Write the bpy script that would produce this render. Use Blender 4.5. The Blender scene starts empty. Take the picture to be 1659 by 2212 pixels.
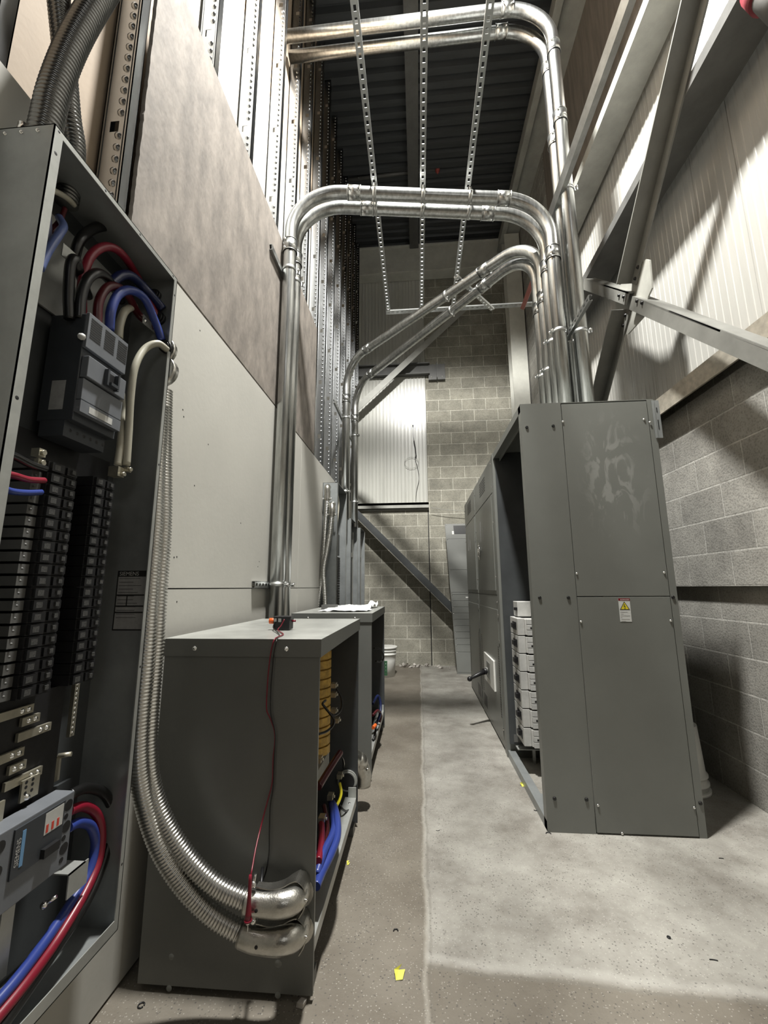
import bpy, math, random
from mathutils import Vector, Matrix
random.seed(7)
# ------------------------------------------------------------------ camera, light, exposure
SC = bpy.context.scene
COL = SC.collection
F = 911.65; CAM = Vector((0, 0, 1.22)); PITCH, YAW, ROLL = .177056, .080482, -.004862
_f = Vector((-math.sin(YAW)*math.cos(PITCH), math.cos(YAW)*math.cos(PITCH), math.sin(PITCH)))
_r = Vector((math.cos(YAW), math.sin(YAW), 0)); _u = _r.cross(_f)
RX = _r*math.cos(ROLL) + _u*math.sin(ROLL); UX = -_r*math.sin(ROLL) + _u*math.cos(ROLL)
cd = bpy.data.cameras.new('camera'); cam = bpy.data.objects.new('camera', cd); COL.objects.link(cam)
cd.sensor_fit = 'HORIZONTAL'; cd.sensor_width = 36; cd.lens = 36*F/1659; cd.clip_start = .01
M = Matrix((RX, UX, -_f)).transposed().to_4x4(); M.translation = CAM; cam.matrix_world = M
SC.camera = cam
SC.view_settings.view_transform = 'Standard'; SC.view_settings.look = 'None'
SC.view_settings.gamma = 1; SC.view_settings.use_curve_mapping = False
SC.view_settings.exposure = 0.0
W = bpy.data.worlds.new('world'); SC.world = W; W.use_nodes = True
W.node_tree.nodes['Background'].inputs[0].default_value = (.95, 1, .97, 1)
W.node_tree.nodes['Background'].inputs[1].default_value = .010
def spot(name, loc, target, power, angle, radius, blend=.25, col=(1, .985, .94)):
    l = bpy.data.lights.new(name, 'SPOT'); l.energy = power; l.spot_size = math.radians(angle); l.spot_blend = blend
    l.shadow_soft_size = radius; l.color = col
    o = bpy.data.objects.new(name, l); COL.objects.link(o); o.location = loc
    o.rotation_euler = (Vector(target)-Vector(loc)).to_track_quat('-Z', 'Y').to_euler(); return o
spot('high_bay_lamp', (0.0, 1.5, 6.5), (0.0, 3.1, 0), 3000, 128, .16, .3)
spot('rear_fill_light', (.9, -2.6, 3.2), (.2, 3.0, 1.0), 32, 130, .5, 1)  # weak unseen fill light added behind the camera

def at(px, py, x=None, y=None, z=None):          # a pixel of the 1659x2212 frame -> the point on a plane of the room
    d = RX*(px-829.5) + UX*(1106-py) + _f*F
    t = (x-CAM.x)/d.x if x is not None else (y-CAM.y)/d.y if y is not None else (z-CAM.z)/d.z
    return CAM + d*t
# ------------------------------------------------------------------ materials
def mat(name, col=(.5, .5, .5), rough=.5, metal=0., noise=0., nscale=8., bump=0., bscale=60., spec=.5, stretch=None):
    m = bpy.data.materials.new(name); m.use_nodes = True; nt = m.node_tree; b = nt.nodes['Principled BSDF']
    b.inputs['Base Color'].default_value = (*col, 1); b.inputs['Roughness'].default_value = rough
    b.inputs['Metallic'].default_value = metal; b.inputs['Specular IOR Level'].default_value = spec
    if noise or bump:
        tc = nt.nodes.new('ShaderNodeTexCoord'); mp = nt.nodes.new('ShaderNodeMapping')
        nt.links.new(tc.outputs['Object'], mp.inputs[0])
        if stretch: mp.inputs['Scale'].default_value = stretch
    if noise:
        n = nt.nodes.new('ShaderNodeTexNoise'); n.inputs['Scale'].default_value = nscale; n.inputs['Detail'].default_value = 6
        n.inputs['Roughness'].default_value = .65
        nt.links.new(mp.outputs[0], n.inputs['Vector'])
        r = nt.nodes.new('ShaderNodeMapRange'); r.inputs[1].default_value = .3; r.inputs[2].default_value = .7
        r.inputs[3].default_value = 1-noise; r.inputs[4].default_value = 1+noise*.6
        nt.links.new(n.outputs[0], r.inputs[0])
        mx = nt.nodes.new('ShaderNodeMix'); mx.data_type = 'RGBA'; mx.blend_type = 'MULTIPLY'; mx.inputs[0].default_value = 1
        mx.inputs[6].default_value = (*col, 1); nt.links.new(r.outputs[0], mx.inputs[7]); nt.links.new(mx.outputs[2], b.inputs['Base Color'])
    if bump:
        n2 = nt.nodes.new('ShaderNodeTexNoise'); n2.inputs['Scale'].default_value = bscale; nt.links.new(mp.outputs[0], n2.inputs['Vector'])
        bp = nt.nodes.new('ShaderNodeBump'); bp.inputs['Strength'].default_value = bump; bp.inputs['Distance'].default_value = .004
        nt.links.new(n2.outputs[0], bp.inputs['Height']); nt.links.new(bp.outputs[0], b.inputs['Normal'])
    return m
GALV = mat('galvanised_steel', (.50, .51, .50), .29, 1, .38, 9, stretch=(5, 5, .5))
ZINC = mat('zinc_strut', (.50, .51, .50), .35, 1, .2, 12)
STUDM = mat('stud_steel', (.36, .37, .375), .26, 1, .2, 4, stretch=(3, 3, .6))
FLEX = mat('flexible_steel', (.62, .615, .59), .28, 1, .1, 30)
FLEXD = mat('flexible_steel_dark_reflections', (.20, .20, .195), .28, 1, .1, 30)  # same flexible steel, its dark reflections put into the base colour
CAST = mat('cast_zinc', (.5, .49, .455), .3, 1, .2, 30, .15, 200)
CHROME = mat('bright_zinc_screw', (.8, .8, .78), .2, 1)
GREY = mat('grey_enamel', (.16, .165, .152), .42, 0, .10, 3, .1, 500)
GREYD = mat('transformer_enamel', (.125, .128, .118), .38, 0, .10, 3, .1, 500)
LIDTOP = mat('pale_enamel', (.30, .305, .285), .3, 0, .22, 9, .1, 300)  # paler mottled enamel for the lid top
GEARM = mat('switchgear_enamel', (.14, .145, .132), .34, 0, .08, 3, .08, 600)
INNER = mat('interior_enamel', (.05, .054, .056), .38, 0, .2, 5)
BOXM = mat('panel_box_steel', (.27, .285, .285), .38, .4, .22, 6)
RIM = mat('pale_steel_rim', (.42, .43, .41), .4, .5, .15, 12)
BLACK = mat('black_plastic', (.009, .009, .010), .45, 0, .3, 60)
SHINYB = mat('black_cable_sheath', (.006, .006, .006), .3)
RED = mat('red_cable_sheath', (.16, .006, .018), .35)
REDD = mat('dark_red_cable', (.06, .005, .008), .35)
BLUE = mat('blue_cable_sheath', (.022, .04, .19), .33)
BLUED = mat('dark_blue_cable', (.008, .014, .06), .33)
WHITEC = mat('white_cable_sheath', (.36, .345, .28), .35)
YELC = mat('yellow_plastic', (.75, .66, .03), .4)
ORANGE = mat('orange_plastic', (.70, .12, .02), .4)
BRKGREY = mat('breaker_grey', (.032, .036, .042), .45, 0, .15, 15)
BRKBLUE = mat('breaker_blue_grey', (.125, .134, .148), .45, 0, .15, 12)
LABELM = mat('label_paper', (.45, .45, .43), .55, 0, .15, 20)
PRINTD = mat('worn_print', (.06, .06, .058), .5, 0, .8, 300)
LABELG = mat('label_grey', (.30, .30, .295), .5, 0, .2, 40)
INK = mat('black_ink', (.012, .012, .012), .6)
WHITE = mat('white_plastic', (.68, .68, .64), .45, 0, .08, 10)
SIGNW = mat('sign_white', (.52, .53, .51), .4)
SIGNR = mat('sign_red', (.16, .004, .01), .45)
SIGNY = mat('sign_yellow', (.62, .52, .02), .45)
GREENI = mat('green_print', (.02, .10, .04), .5)
STEELP = mat('primed_steel', (.33, .33, .30), .5, 0, .2, 5, .1, 80)
BRACEM = mat('brace_steel', (.17, .17, .155), .5, 0, .2, 6)
STEELL = mat('pale_primed_steel', (.52, .52, .47), .5, 0, .15, 5)
STEELD = mat('dark_and_shaded_steel', (.10, .10, .095), .5, 0, .25, 6)
RUSTE = mat('rusty_steel_edge', (.42, .385, .32), .55, 0, .3, 20)
BOLTM = mat('black_bolt', (.015, .015, .015), .4, .3)
SIDINGR = mat('siding_right_dimmed', (.38, .375, .35), .32, 0, .08, 4, stretch=(3, 3, .3))  # same siding as the far wall, darkened to offset the stronger light here
SIDING = mat('siding_far_brightened', (.46, .46, .42), .28, 0, .08, 4, stretch=(3, 3, .3))  # same siding as the right wall, paler to offset the weaker light here
DECK = mat('deck_steel', (.055, .059, .062), .45, .3, .25, 3, stretch=(.5, 4, 4))
TAN = mat('tan_board_paper', (.33, .26, .19), .8, 0, .08, 6, .1, 50)
BOARDW = mat('pale_board_paper', (.50, .48, .44), .8, 0, .06, 3)
GYP = mat('gypsum_pale', (.45, .44, .40), .75, 0, .07, 1.6, .1, 40)
GYPR = mat('gypsum_rough', (.21, .185, .16), .8, 0, .42, 6, .35, 30, stretch=(1, 1.6, .8))
BROWNW = mat('brown_board', (.20, .175, .15), .7, 0, .3, 6, stretch=(3, 3, .3))
COPPER = mat('winding_amber', (.50, .31, .06), .45, 0, .45, 30, .4, 60)
REDSTR = mat('red_primer_strut', (.30, .10, .08), .5, 0, .2, 12)
BRASS = mat('tinned_bus', (.50, .47, .38), .35, .8, .2, 30)
PLASTIC = mat('clear_wrap', (.75, .76, .75), .25, 0, .15, 30)
DEBRIS = mat('debris_paper', (.45, .42, .38), .8, 0, .4, 30)

def block_mat(name, axis, col, mortar, dark_joint=0.):
    m = bpy.data.materials.new(name); m.use_nodes = True; nt = m.node_tree; b = nt.nodes['Principled BSDF']; N = nt.nodes.new; L = nt.links.new
    geo = N('ShaderNodeNewGeometry'); sp = N('ShaderNodeSeparateXYZ'); cb = N('ShaderNodeCombineXYZ'); L(geo.outputs['Position'], sp.inputs[0])
    L(sp.outputs[axis], cb.inputs[0]); L(sp.outputs['Z'], cb.inputs[1])
    br = N('ShaderNodeTexBrick'); L(cb.outputs[0], br.inputs['Vector']); br.offset = .5
    br.inputs['Scale'].default_value = 1; br.inputs['Brick Width'].default_value = .4064; br.inputs['Row Height'].default_value = .2032
    br.inputs['Mortar Size'].default_value = .006; br.inputs['Mortar Smooth'].default_value = .3; br.inputs['Bias'].default_value = -.2
    br.inputs['Color1'].default_value = (*col, 1); br.inputs['Color2'].default_value = (*[c*.78 for c in col], 1); br.inputs['Mortar'].default_value = (*mortar, 1)
    n = N('ShaderNodeTexNoise'); n.inputs['Scale'].default_value = 5; n.inputs['Detail'].default_value = 8; n.inputs['Roughness'].default_value = .7; L(geo.outputs['Position'], n.inputs['Vector'])
    r = N('ShaderNodeMapRange'); r.inputs[1].default_value = .3; r.inputs[2].default_value = .7; r.inputs[3].default_value = .72; r.inputs[4].default_value = 1.22; L(n.outputs[0], r.inputs[0])
    sp2 = N('ShaderNodeTexNoise'); sp2.inputs['Scale'].default_value = 90; sp2.inputs['Detail'].default_value = 3; L(geo.outputs['Position'], sp2.inputs['Vector'])
    r2 = N('ShaderNodeMapRange'); r2.inputs[1].default_value = .36; r2.inputs[2].default_value = .5; r2.inputs[3].default_value = .72; r2.inputs[4].default_value = 1.0; L(sp2.outputs[0], r2.inputs[0])
    mu = N('ShaderNodeMath'); mu.operation = 'MULTIPLY'; L(r.outputs[0], mu.inputs[0]); L(r2.outputs[0], mu.inputs[1])
    mx = N('ShaderNodeMix'); mx.data_type = 'RGBA'; mx.blend_type = 'MULTIPLY'; mx.inputs[0].default_value = 1
    L(br.outputs['Color'], mx.inputs[6]); L(mu.outputs[0], mx.inputs[7]); L(mx.outputs[2], b.inputs['Base Color'])
    b.inputs['Roughness'].default_value = .85
    iv = N('ShaderNodeMath'); iv.operation = 'MULTIPLY_ADD'; iv.inputs[1].default_value = -1.0; L(br.outputs['Fac'], iv.inputs[0])
    ad = N('ShaderNodeMath'); ad.operation = 'MULTIPLY'; ad.inputs[1].default_value = .35; L(sp2.outputs[0], ad.inputs[0]); L(ad.outputs[0], iv.inputs[2])
    bp = N('ShaderNodeBump'); bp.inputs['Strength'].default_value = .8; bp.inputs['Distance'].default_value = .008; L(iv.outputs[0], bp.inputs['Height']); L(bp.outputs[0], b.inputs['Normal'])
    return m
BLKF = block_mat('far_block', 'X', (.31, .297, .245), (.60, .58, .50))
BLKR = block_mat('right_block', 'Y', (.32, .31, .28), (.44, .43, .395))

def floor_mat():
    m = bpy.data.materials.new('concrete_floor'); m.use_nodes = True; nt = m.node_tree; b = nt.nodes['Principled BSDF']; N = nt.nodes.new; L = nt.links.new
    geo = N('ShaderNodeNewGeometry'); P = geo.outputs['Position']
    def noise(s, d=6, rg=.6):
        n = N('ShaderNodeTexNoise'); n.inputs['Scale'].default_value = s; n.inputs['Detail'].default_value = d; n.inputs['Roughness'].default_value = rg; L(P, n.inputs['Vector']); return n.outputs[0]
    def rng(i, a, b_, c, d_):
        r = N('ShaderNodeMapRange'); L(i, r.inputs[0]); r.inputs[1].default_value = a; r.inputs[2].default_value = b_; r.inputs[3].default_value = c; r.inputs[4].default_value = d_; return r.outputs[0]
    def ma(op, a, b_=None, v=None):
        q = N('ShaderNodeMath'); q.operation = op; L(a, q.inputs[0])
        if b_ is not None: L(b_, q.inputs[1])
        if v is not None: q.inputs[1].default_value = v
        return q.outputs[0]
    sp = N('ShaderNodeSeparateXYZ'); L(P, sp.inputs[0]); X, Y = sp.outputs[0], sp.outputs[1]
    wob = rng(noise(3, 8, .7), .3, .7, -.012, .012)
    wob2 = rng(noise(1.7, 8, .7), .3, .7, -.02, .02)
    xs = ma('ADD', X, wob)
    ys = ma('ADD', ma('ADD', Y, wob2), ma('MULTIPLY', X, v=.05))
    slab = ma('MULTIPLY', rng(xs, -.004, .008, 0, 1), rng(ys, 1.61, 1.67, 0, 1))
    def mixc(f, a, b_):
        x = N('ShaderNodeMix'); x.data_type = 'RGBA'
        for i, s in ((6, a), (7, b_)):
            if isinstance(s, tuple): x.inputs[i].default_value = (*s, 1)
            else: L(s, x.inputs[i])
        L(f, x.inputs[0]); return x.outputs[2]
    old = mixc(rng(noise(2.2), .35, .65, 0, 1), (.12, .104, .082), (.18, .162, .132))
    new = mixc(rng(noise(2.6, 9, .68), .36, .66, 0, 1), (.185, .172, .15), (.36, .35, .315))
    c = mixc(slab, old, new)
    vo = N('ShaderNodeTexVoronoi'); vo.inputs['Scale'].default_value = 75; L(P, vo.inputs['Vector'])
    pits = rng(vo.outputs['Distance'], .16, .24, 1, 0)
    c = mixc(ma('MULTIPLY', ma('MULTIPLY', pits, rng(noise(6), .38, .55, 0, 1)), v=.7), c, (.06, .055, .05))
    vo2 = N('ShaderNodeTexVoronoi'); vo2.inputs['Scale'].default_value = 90; mp = N('ShaderNodeMapping'); mp.inputs['Location'].default_value = (3, 5, 1); L(P, mp.inputs[0]); L(mp.outputs[0], vo2.inputs['Vector'])
    c = mixc(ma('MULTIPLY', rng(vo2.outputs['Distance'], .13, .22, 1, 0), v=.28), c, (.62, .60, .54))
    # the sawn joint along X=0 and the edge of the newer slab
    ln = rng(ma('ABSOLUTE', ma('ADD', xs, v=-.004) if False else xs), .002, .012, 1, 0)
    c = mixc(ma('MULTIPLY', ln, v=.3), c, (.45, .43, .38))
    ln2 = rng(ma('ABSOLUTE', ma('SUBTRACT', xs, v=.016)), .001, .008, 1, 0)
    c = mixc(ma('MULTIPLY', ln2, v=.35), c, (.13, .12, .10))
    e2 = ma('MULTIPLY', rng(ma('ABSOLUTE', ma('SUBTRACT', ys, v=1.655)), .004, .03, 1, 0), rng(X, -.01, .01, 0, 1))
    c = mixc(ma('MULTIPLY', e2, v=.25), c, (.58, .57, .53))
    e3 = ma('MULTIPLY', rng(ma('ABSOLUTE', ma('SUBTRACT', ys, v=1.622)), .001, .010, 1, 0), rng(X, -.01, .01, 0, 1))
    c = mixc(ma('MULTIPLY', e3, v=.4), c, (.14, .13, .11))
    L(c, b.inputs['Base Color']); L(rng(noise(4), .3, .7, .45, .75), b.inputs['Roughness'])
    bp = N('ShaderNodeBump'); bp.inputs['Strength'].default_value = .5; bp.inputs['Distance'].default_value = .004
    L(ma('SUBTRACT', noise(40, 8, .7), ma('MULTIPLY', pits, v=.3)), bp.inputs['Height']); L(bp.outputs[0], b.inputs['Normal'])
    return m
FLOORM = floor_mat()

# ------------------------------------------------------------------ mesh builder
class MB:
    def __init__(s): s.v = []; s.f = []; s.s = []; s.m = []; s.mi = 0
    def face(s, idx, smooth=False): s.f.append(tuple(idx)); s.s.append(smooth); s.m.append(s.mi)
    def hexa(s, P):
        b = len(s.v); s.v += [Vector(p) for p in P]
        for q in ((0, 3, 2, 1), (4, 5, 6, 7), (0, 1, 5, 4), (1, 2, 6, 5), (2, 3, 7, 6), (3, 0, 4, 7)): s.face([b+i for i in q])
        return s
    def box(s, x0, x1, y0, y1, z0, z1):
        return s.hexa([(x0, y0, z0), (x1, y0, z0), (x1, y1, z0), (x0, y1, z0), (x0, y0, z1), (x1, y0, z1), (x1, y1, z1), (x0, y1, z1)])
    def prism(s, poly, vec):
        vec = Vector(vec); poly = [Vector(p) for p in poly]; n = len(poly); b = len(s.v)
        s.v += poly + [p+vec for p in poly]
        nr = sum(((poly[i]-poly[0]).cross(poly[(i+1) % n]-poly[0]) for i in range(n)), Vector())
        fl = nr.dot(vec) > 0
        a = [b+i for i in range(n)]; c = [b+n+i for i in range(n)]
        s.face(a[::-1] if fl else a); s.face(c if fl else c[::-1])
        for i in range(n):
            j = (i+1) % n; q = [b+i, b+j, b+n+j, b+n+i]; s.face(q if fl else q[::-1])
        return s
    def bar(s, p, q, side, w, up, h):      # box from p to q; side/up directions, full widths, centred on side, up from 0..h
        p, q, side, up = Vector(p), Vector(q), Vector(side).normalized(), Vector(up).normalized()
        a = side*w/2
        return s.prism([p-a, p+a, p+a+up*h, p-a+up*h], q-p)
    def tube(s, pts, r, n=16, caps=True, hollow=False):
        pts = [Vector(p) for p in pts]; k = len(pts); R = r if isinstance(r, (list, tuple)) else [r]*k
        t0 = (pts[1]-pts[0]).normalized(); up = Vector((0, 0, 1)) if abs(t0.z) < .9 else Vector((1, 0, 0))
        u = t0.cross(up).normalized(); b = len(s.v)
        for i, p in enumerate(pts):
            t = (pts[min(i+1, k-1)]-pts[max(i-1, 0)]).normalized()
            u = (u-t*u.dot(t)).normalized(); w = t.cross(u)
            for j in range(n):
                a = 2*math.pi*j/n; s.v.append(p+(u*math.cos(a)+w*math.sin(a))*R[i])
        for i in range(k-1):
            for j in range(n):
                j2 = (j+1) % n; s.face([b+i*n+j, b+i*n+j2, b+(i+1)*n+j2, b+(i+1)*n+j], True)
        if caps:
            s.face([b+j for j in range(n)][::-1]); s.face([b+(k-1)*n+j for j in range(n)])
        return s
    def cyl(s, p, q, r, n=16, r2=None): return s.tube([p, q], [r, r if r2 is None else r2], n)
    def ball(s, c, r, n=10, sc=(1, 1, 1)):
        c = Vector(c); b = len(s.v); m = n//2
        for i in range(1, m):
            for j in range(n):
                a, e = math.pi*i/m, 2*math.pi*j/n
                s.v.append(c+Vector((math.sin(a)*math.cos(e)*sc[0], math.sin(a)*math.sin(e)*sc[1], math.cos(a)*sc[2]))*r)
        s.v += [c+Vector((0, 0, r*sc[2])), c-Vector((0, 0, r*sc[2]))]; t = len(s.v)-2
        for i in range(m-2):
            for j in range(n):
                j2 = (j+1) % n; s.face([b+i*n+j, b+(i+1)*n+j, b+(i+1)*n+j2, b+i*n+j2], True)
        for j in range(n):
            j2 = (j+1) % n; s.face([t, b+j, b+j2], True); s.face([t+1, b+(m-2)*n+j2, b+(m-2)*n+j], True)
        return s
    def dome(s, c, nrm, r, h=None, n=8):
        c, nrm = Vector(c), Vector(nrm).normalized(); h = r*.6 if h is None else h
        u = nrm.orthogonal().normalized(); w = nrm.cross(u); b = len(s.v)
        for rr, hh in ((r, 0), (r*.7, h*.75)):
            for j in range(n):
                a = 2*math.pi*j/n; s.v.append(c+(u*math.cos(a)+w*math.sin(a))*rr+nrm*hh)
        s.v.append(c+nrm*h)
        for j in range(n):
            j2 = (j+1) % n; s.face([b+j, b+j2, b+n+j2, b+n+j], True); s.face([b+n+j, b+n+j2, b+2*n], True)
        return s
    def build(s, name, m, parent=None, root=None, bevel=0.):
        o0 = Vector((0, 0, 0)) if root is None else Vector(root)
        me = bpy.data.meshes.new(name); me.from_pydata([tuple(p-o0) for p in s.v], [], s.f)
        for mm in (m if isinstance(m, (list, tuple)) else [m]): me.materials.append(mm)
        me.polygons.foreach_set('use_smooth', s.s); me.polygons.foreach_set('material_index', s.m); me.update()
        o = bpy.data.objects.new(name, me); COL.objects.link(o)
        if parent: o.parent = parent
        if bevel:
            bv = o.modifiers.new('bevel', 'BEVEL'); bv.width = bevel; bv.segments = 2; bv.limit_method = 'ANGLE'
        return o
class Thing:
    def __init__(s, name, label, cat, loc, group=None):
        s.o = bpy.data.objects.new(name, None); COL.objects.link(s.o); s.loc = Vector(loc); s.o.location = loc; s.o.empty_display_size = .05
        s.o['label'] = label; s.o['category'] = cat
        if group: s.o['group'] = group
    def part(s, name, mb, m, parent=None, label=None, bevel=0.):
        o = mb.build(name, m, parent or s.o, s.loc, bevel)
        if label: o['label'] = label
        return o
def single(name, mb, m, label, cat, group=None, bevel=0., loc=None):
    loc = Vector(loc) if loc is not None else sum(mb.v, Vector())/len(mb.v)
    o = mb.build(name, m, None, loc, bevel); o.location = loc; o['label'] = label; o['category'] = cat
    if group: o['group'] = group
    return o
def struct(name, mb, m):
    o = mb.build(name, m); o['kind'] = 'structure'; return o
def fillet(pts, r, n=10):
    pts = [Vector(p) for p in pts]; out = [pts[0]]; r = r if isinstance(r, (list, tuple)) else [r]*len(pts)
    for i in range(1, len(pts)-1):
        a, c, b = pts[i-1], pts[i], pts[i+1]; u, w = (a-c).normalized(), (b-c).normalized()
        ang = u.angle(w); d = r[i]/math.tan(ang/2); bis = (u+w).normalized(); cen = c+bis*(r[i]/math.sin(ang/2))
        p0, p1 = c+u*d, c+w*d; e0, e1 = p0-cen, p1-cen; th = e0.angle(e1)
        for k in range(n+1):
            t = k/n; out.append(cen+(e0*math.sin((1-t)*th)+e1*math.sin(t*th))/math.sin(th))
    out.append(pts[-1]); return out
def smooth(pts, n=8):
    P = [Vector(p) for p in pts]; P = [P[0]*2-P[1]]+P+[P[-1]*2-P[-2]]; out = []
    for i in range(1, len(P)-2):
        for k in range(n):
            t = k/n; a, b, c, d = P[i-1:i+3]
            out.append(.5*((2*b)+(c-a)*t+(2*a-5*b+4*c-d)*t*t+(3*b-a-3*c+d)*t**3))
    out.append(P[-2]); return out
def resample(pts, step):
    out = [pts[0].copy()]; acc = 0
    for a, b in zip(pts, pts[1:]):
        L = (b-a).length; d = step-acc
        while d <= L: out.append(a.lerp(b, d/L)); d += step
        acc = L-(d-step)
    return out
def ribbed(pts, r, pitch=.0102, depth=.17, n=20):
    P = resample(smooth(pts, 12), pitch/4); prof = [1, 1-depth*.6, 1-depth, 1-depth*.5]
    return MB().tube(P, [r*prof[i % 4] for i in range(len(P))], n)
def text_mb(txt, size, origin, right, up, depth=.0006, align='LEFT'):
    c = bpy.data.curves.new('t', 'FONT'); c.body = txt; c.size = size; c.align_x = align
    o = bpy.data.objects.new('t', c); COL.objects.link(o); dg = bpy.context.evaluated_depsgraph_get(); me = o.evaluated_get(dg).to_mesh()
    right, up, origin = Vector(right).normalized(), Vector(up).normalized(), Vector(origin); nn = right.cross(up)
    mb = MB(); b = 0; mb.v = [origin+right*v.co.x+up*v.co.y+nn*depth for v in me.vertices]
    for p in me.polygons: mb.face(list(p.vertices))
    o.evaluated_get(dg).to_mesh_clear(); bpy.data.objects.remove(o); bpy.data.curves.remove(c); return mb
def screw(mb, p, nrm, r=.006, h=.004):
    p, nrm = Vector(p), Vector(nrm).normalized(); mb.dome(p, nrm, r, h, 8); return mb

LX, RXW, FY, CZ = -.955, 1.83, 7.04, 7.5
# ------------------------------------------------------------------ structure
struct('floor', MB().box(-3, 2.6, -5, 7.6, -.1, 0), FLOORM)
struct('ceiling', (lambda mb: [mb.prism([(-1.3, y, CZ+.05), (-1.3, y+.03, CZ), (-1.3, y+.105, CZ), (-1.3, y+.135, CZ+.05), (-1.3, y+.135, CZ+.06), (-1.3, y, CZ+.06)], (3.5, 0, 0)) for y in [i*.15-5 for i in range(84)]] and mb)(MB().box(-3, 2.6, -5, 7.6, CZ+.05, CZ+.12)), DECK)
# far wall: block below and right, siding upper left
struct('wall_far', MB().box(.185, 2.2, FY, FY+.2, 0, CZ+.05).box(-1.3, .175, FY, FY+.2, 0, 2.5).box(-1.3, .19, FY+.06, FY+.2, 2.5, CZ), BLKF)
def ribs(axis, a0, a1, plane, z0, z1, out, pitch=.056, rd=.003):
    mb = MB(); a = a0; k = 0
    def P(u, d, z): return (u, plane+out*d, z) if axis == 'x' else (plane+out*d, u, z)
    prof = []
    while a < a1-.001:
        w = min(pitch, a1-a)
        prof += [(a, 0), (a+w*.52, 0), (a+w*.60, rd), (a+w*.78, rd), (a+w*.86, 0)]
        k += 1
        if k % 6 == 0: prof += [(a+w*.90, 0), (a+w*.92, -.004), (a+w*.97, -.004)]
        a += pitch
    prof.append((a1, 0))
    b = len(mb.v)
    for u, d in prof: mb.v += [Vector(P(u, d, z0)), Vector(P(u, d, z1))]
    for i in range(len(prof)-1):
        q = [b+2*i, b+2*i+2, b+2*i+3, b+2*i+1]; mb.face(q if (axis == 'x') == (out < 0) else q[::-1])
    return mb
sd = ribs('x', -1.3, .18, FY-.005, 2.62, 6.9, -1, .062, .010); struct('trim_1', sd, SIDING)
# right wall: block up to the ledge (its upper courses stand a little proud), siding above
struct('wall_right', MB().box(RXW+.036, RXW+.3, -5, FY, 0, 1.219).box(RXW, RXW+.3, -5, FY, 1.219, 2.43).box(RXW, RXW+.3, 5.1, FY, 2.43, CZ)
       .box(RXW+.05, RXW+.3, -5, 5.1, 2.43, CZ), BLKR)
struct('trim_2', ribs('y', -1.5, 5.1, RXW+.03, 2.5, 5.15, -1), SIDINGR)
struct('trim_3', MB().box(RXW+.01, RXW+.04, -5, 5.1, 5.15, CZ), BROWNW)
struct('wall_left', MB().box(-1.3, -1.075, -5, 1.35, 0, CZ+.04), TAN)
struct('trim_4', MB().box(-1.3, -1.075, 1.35, FY+.1, 0, 4.95), BOARDW)
struct('trim_5', MB().box(-1.3, -1.075, 1.35, FY+.1, 4.95, CZ+.04), TAN)
struct('wall_back_unseen', MB().box(-1.3, 2.2, -5.2, -5, 0, CZ), STEELD)  # unseen wall added behind the camera for bounce light, kept dark
struct('trim_6', MB().box(.173, .187, FY-.004, FY+.02, 0, 2.5), BOLTM)
# ------------------------------------------------------------------ left partition: gypsum sheets and studs
def sheet(y0, y1, z0, z1, m, label, rough=False):
    mb = MB()
    if rough:
        e = []; n = 60
        for i in range(n+1): e.append((LX-.015, y0+random.uniform(0, .004), z0+(z1-z0)*i/n))
        mb.prism(e+[(LX-.015, y1, z1), (LX-.015, y1, z0)], (.015, 0, 0))
    else: mb.box(LX-.015, LX, y0, y1, z0, z1)
    return single('gypsum_board', mb, m, label, 'wall board', 'gypsum boards on the left partition', 0, ((LX, y0, z0)))
sheet(-1.2, 3.31, .01, 1.217, GYP, 'long pale gypsum board behind the nearer transformer, bottom course')
sheet(3.316, 6.95, .01, 1.217, GYP, 'pale gypsum board behind the farther transformer, bottom course')
sheet(-.2, 3.31, 1.222, 2.44, GYP, 'smooth pale gypsum board above the nearer transformer, with scattered screw marks')
sheet(3.316, 6.6, 1.222, 2.44, GYP, 'smooth pale gypsum board behind the far row of wall panels')
sheet(1.17, 3.72, 2.452, 3.74, GYPR, 'rough mottled gypsum board at the top, with a broken left edge and bare studs above', True)
mb = MB()
for (x, y) in ((395, 885), (397, 900), (432, 714), (420, 1049), (376, 1204), (382, 1203), (470, 1370), (560, 1213), (557, 1224), (450, 960), (382, 1300), (520, 1130)):
    p = at(x, y, x=LX); mb.dome(p, (1, 0, 0), .004, .001, 6)
single('screw_marks', mb, INK, 'scattered small dark screw heads in the smooth pale gypsum board', 'screws')['kind'] = 'stuff'
def stud(y, z0, z1, near=False):
    mb = MB(); xf, xb, t = LX-.016, LX-.016-.092, .003
    # web (facing the camera side), with knockouts along its middle
    ks = [z for z in [k*.61+.35 for k in range(13)] if z0+.1 < z < z1-.1]
    mb.box(xb, xb+.030, y, y+t, z0, z1); mb.box(xb+.062, xf, y, y+t, z0, z1)
    a = z0
    for k in ks: mb.box(xb+.030, xb+.062, y, y+t, a, k-.022); a = k+.022
    mb.box(xb+.030, xb+.062, y, y+t, a, z1)
    mb.box(xf-t, xf, y, y+.041, z0, z1); mb.box(xb, xb+t, y, y+.041, z0, z1)
    mb.box(xf-.012, xf, y+.038, y+.041, z0, z1); mb.box(xb, xb+.012, y+.038, y+.041, z0, z1)
    mb.box(xb+.008, xb+.011, y-.003, y, z0, z1); mb.box(xf-.013, xf-.010, y-.003, y, z0, z1)
    z = z0+.03
    while z < z1:
        if all(abs(z-k) > .03 for k in ks): mb.dome((xf-.028, y, z), (0, -1, 0), .0135, .008, 8)
        z += .048
    return mb
SY = [1.612, 2.07, 2.55, 2.955, 3.36, 3.79, 4.16, 4.56, 5.0, 5.41, 5.85, 6.29, 6.70]
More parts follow.
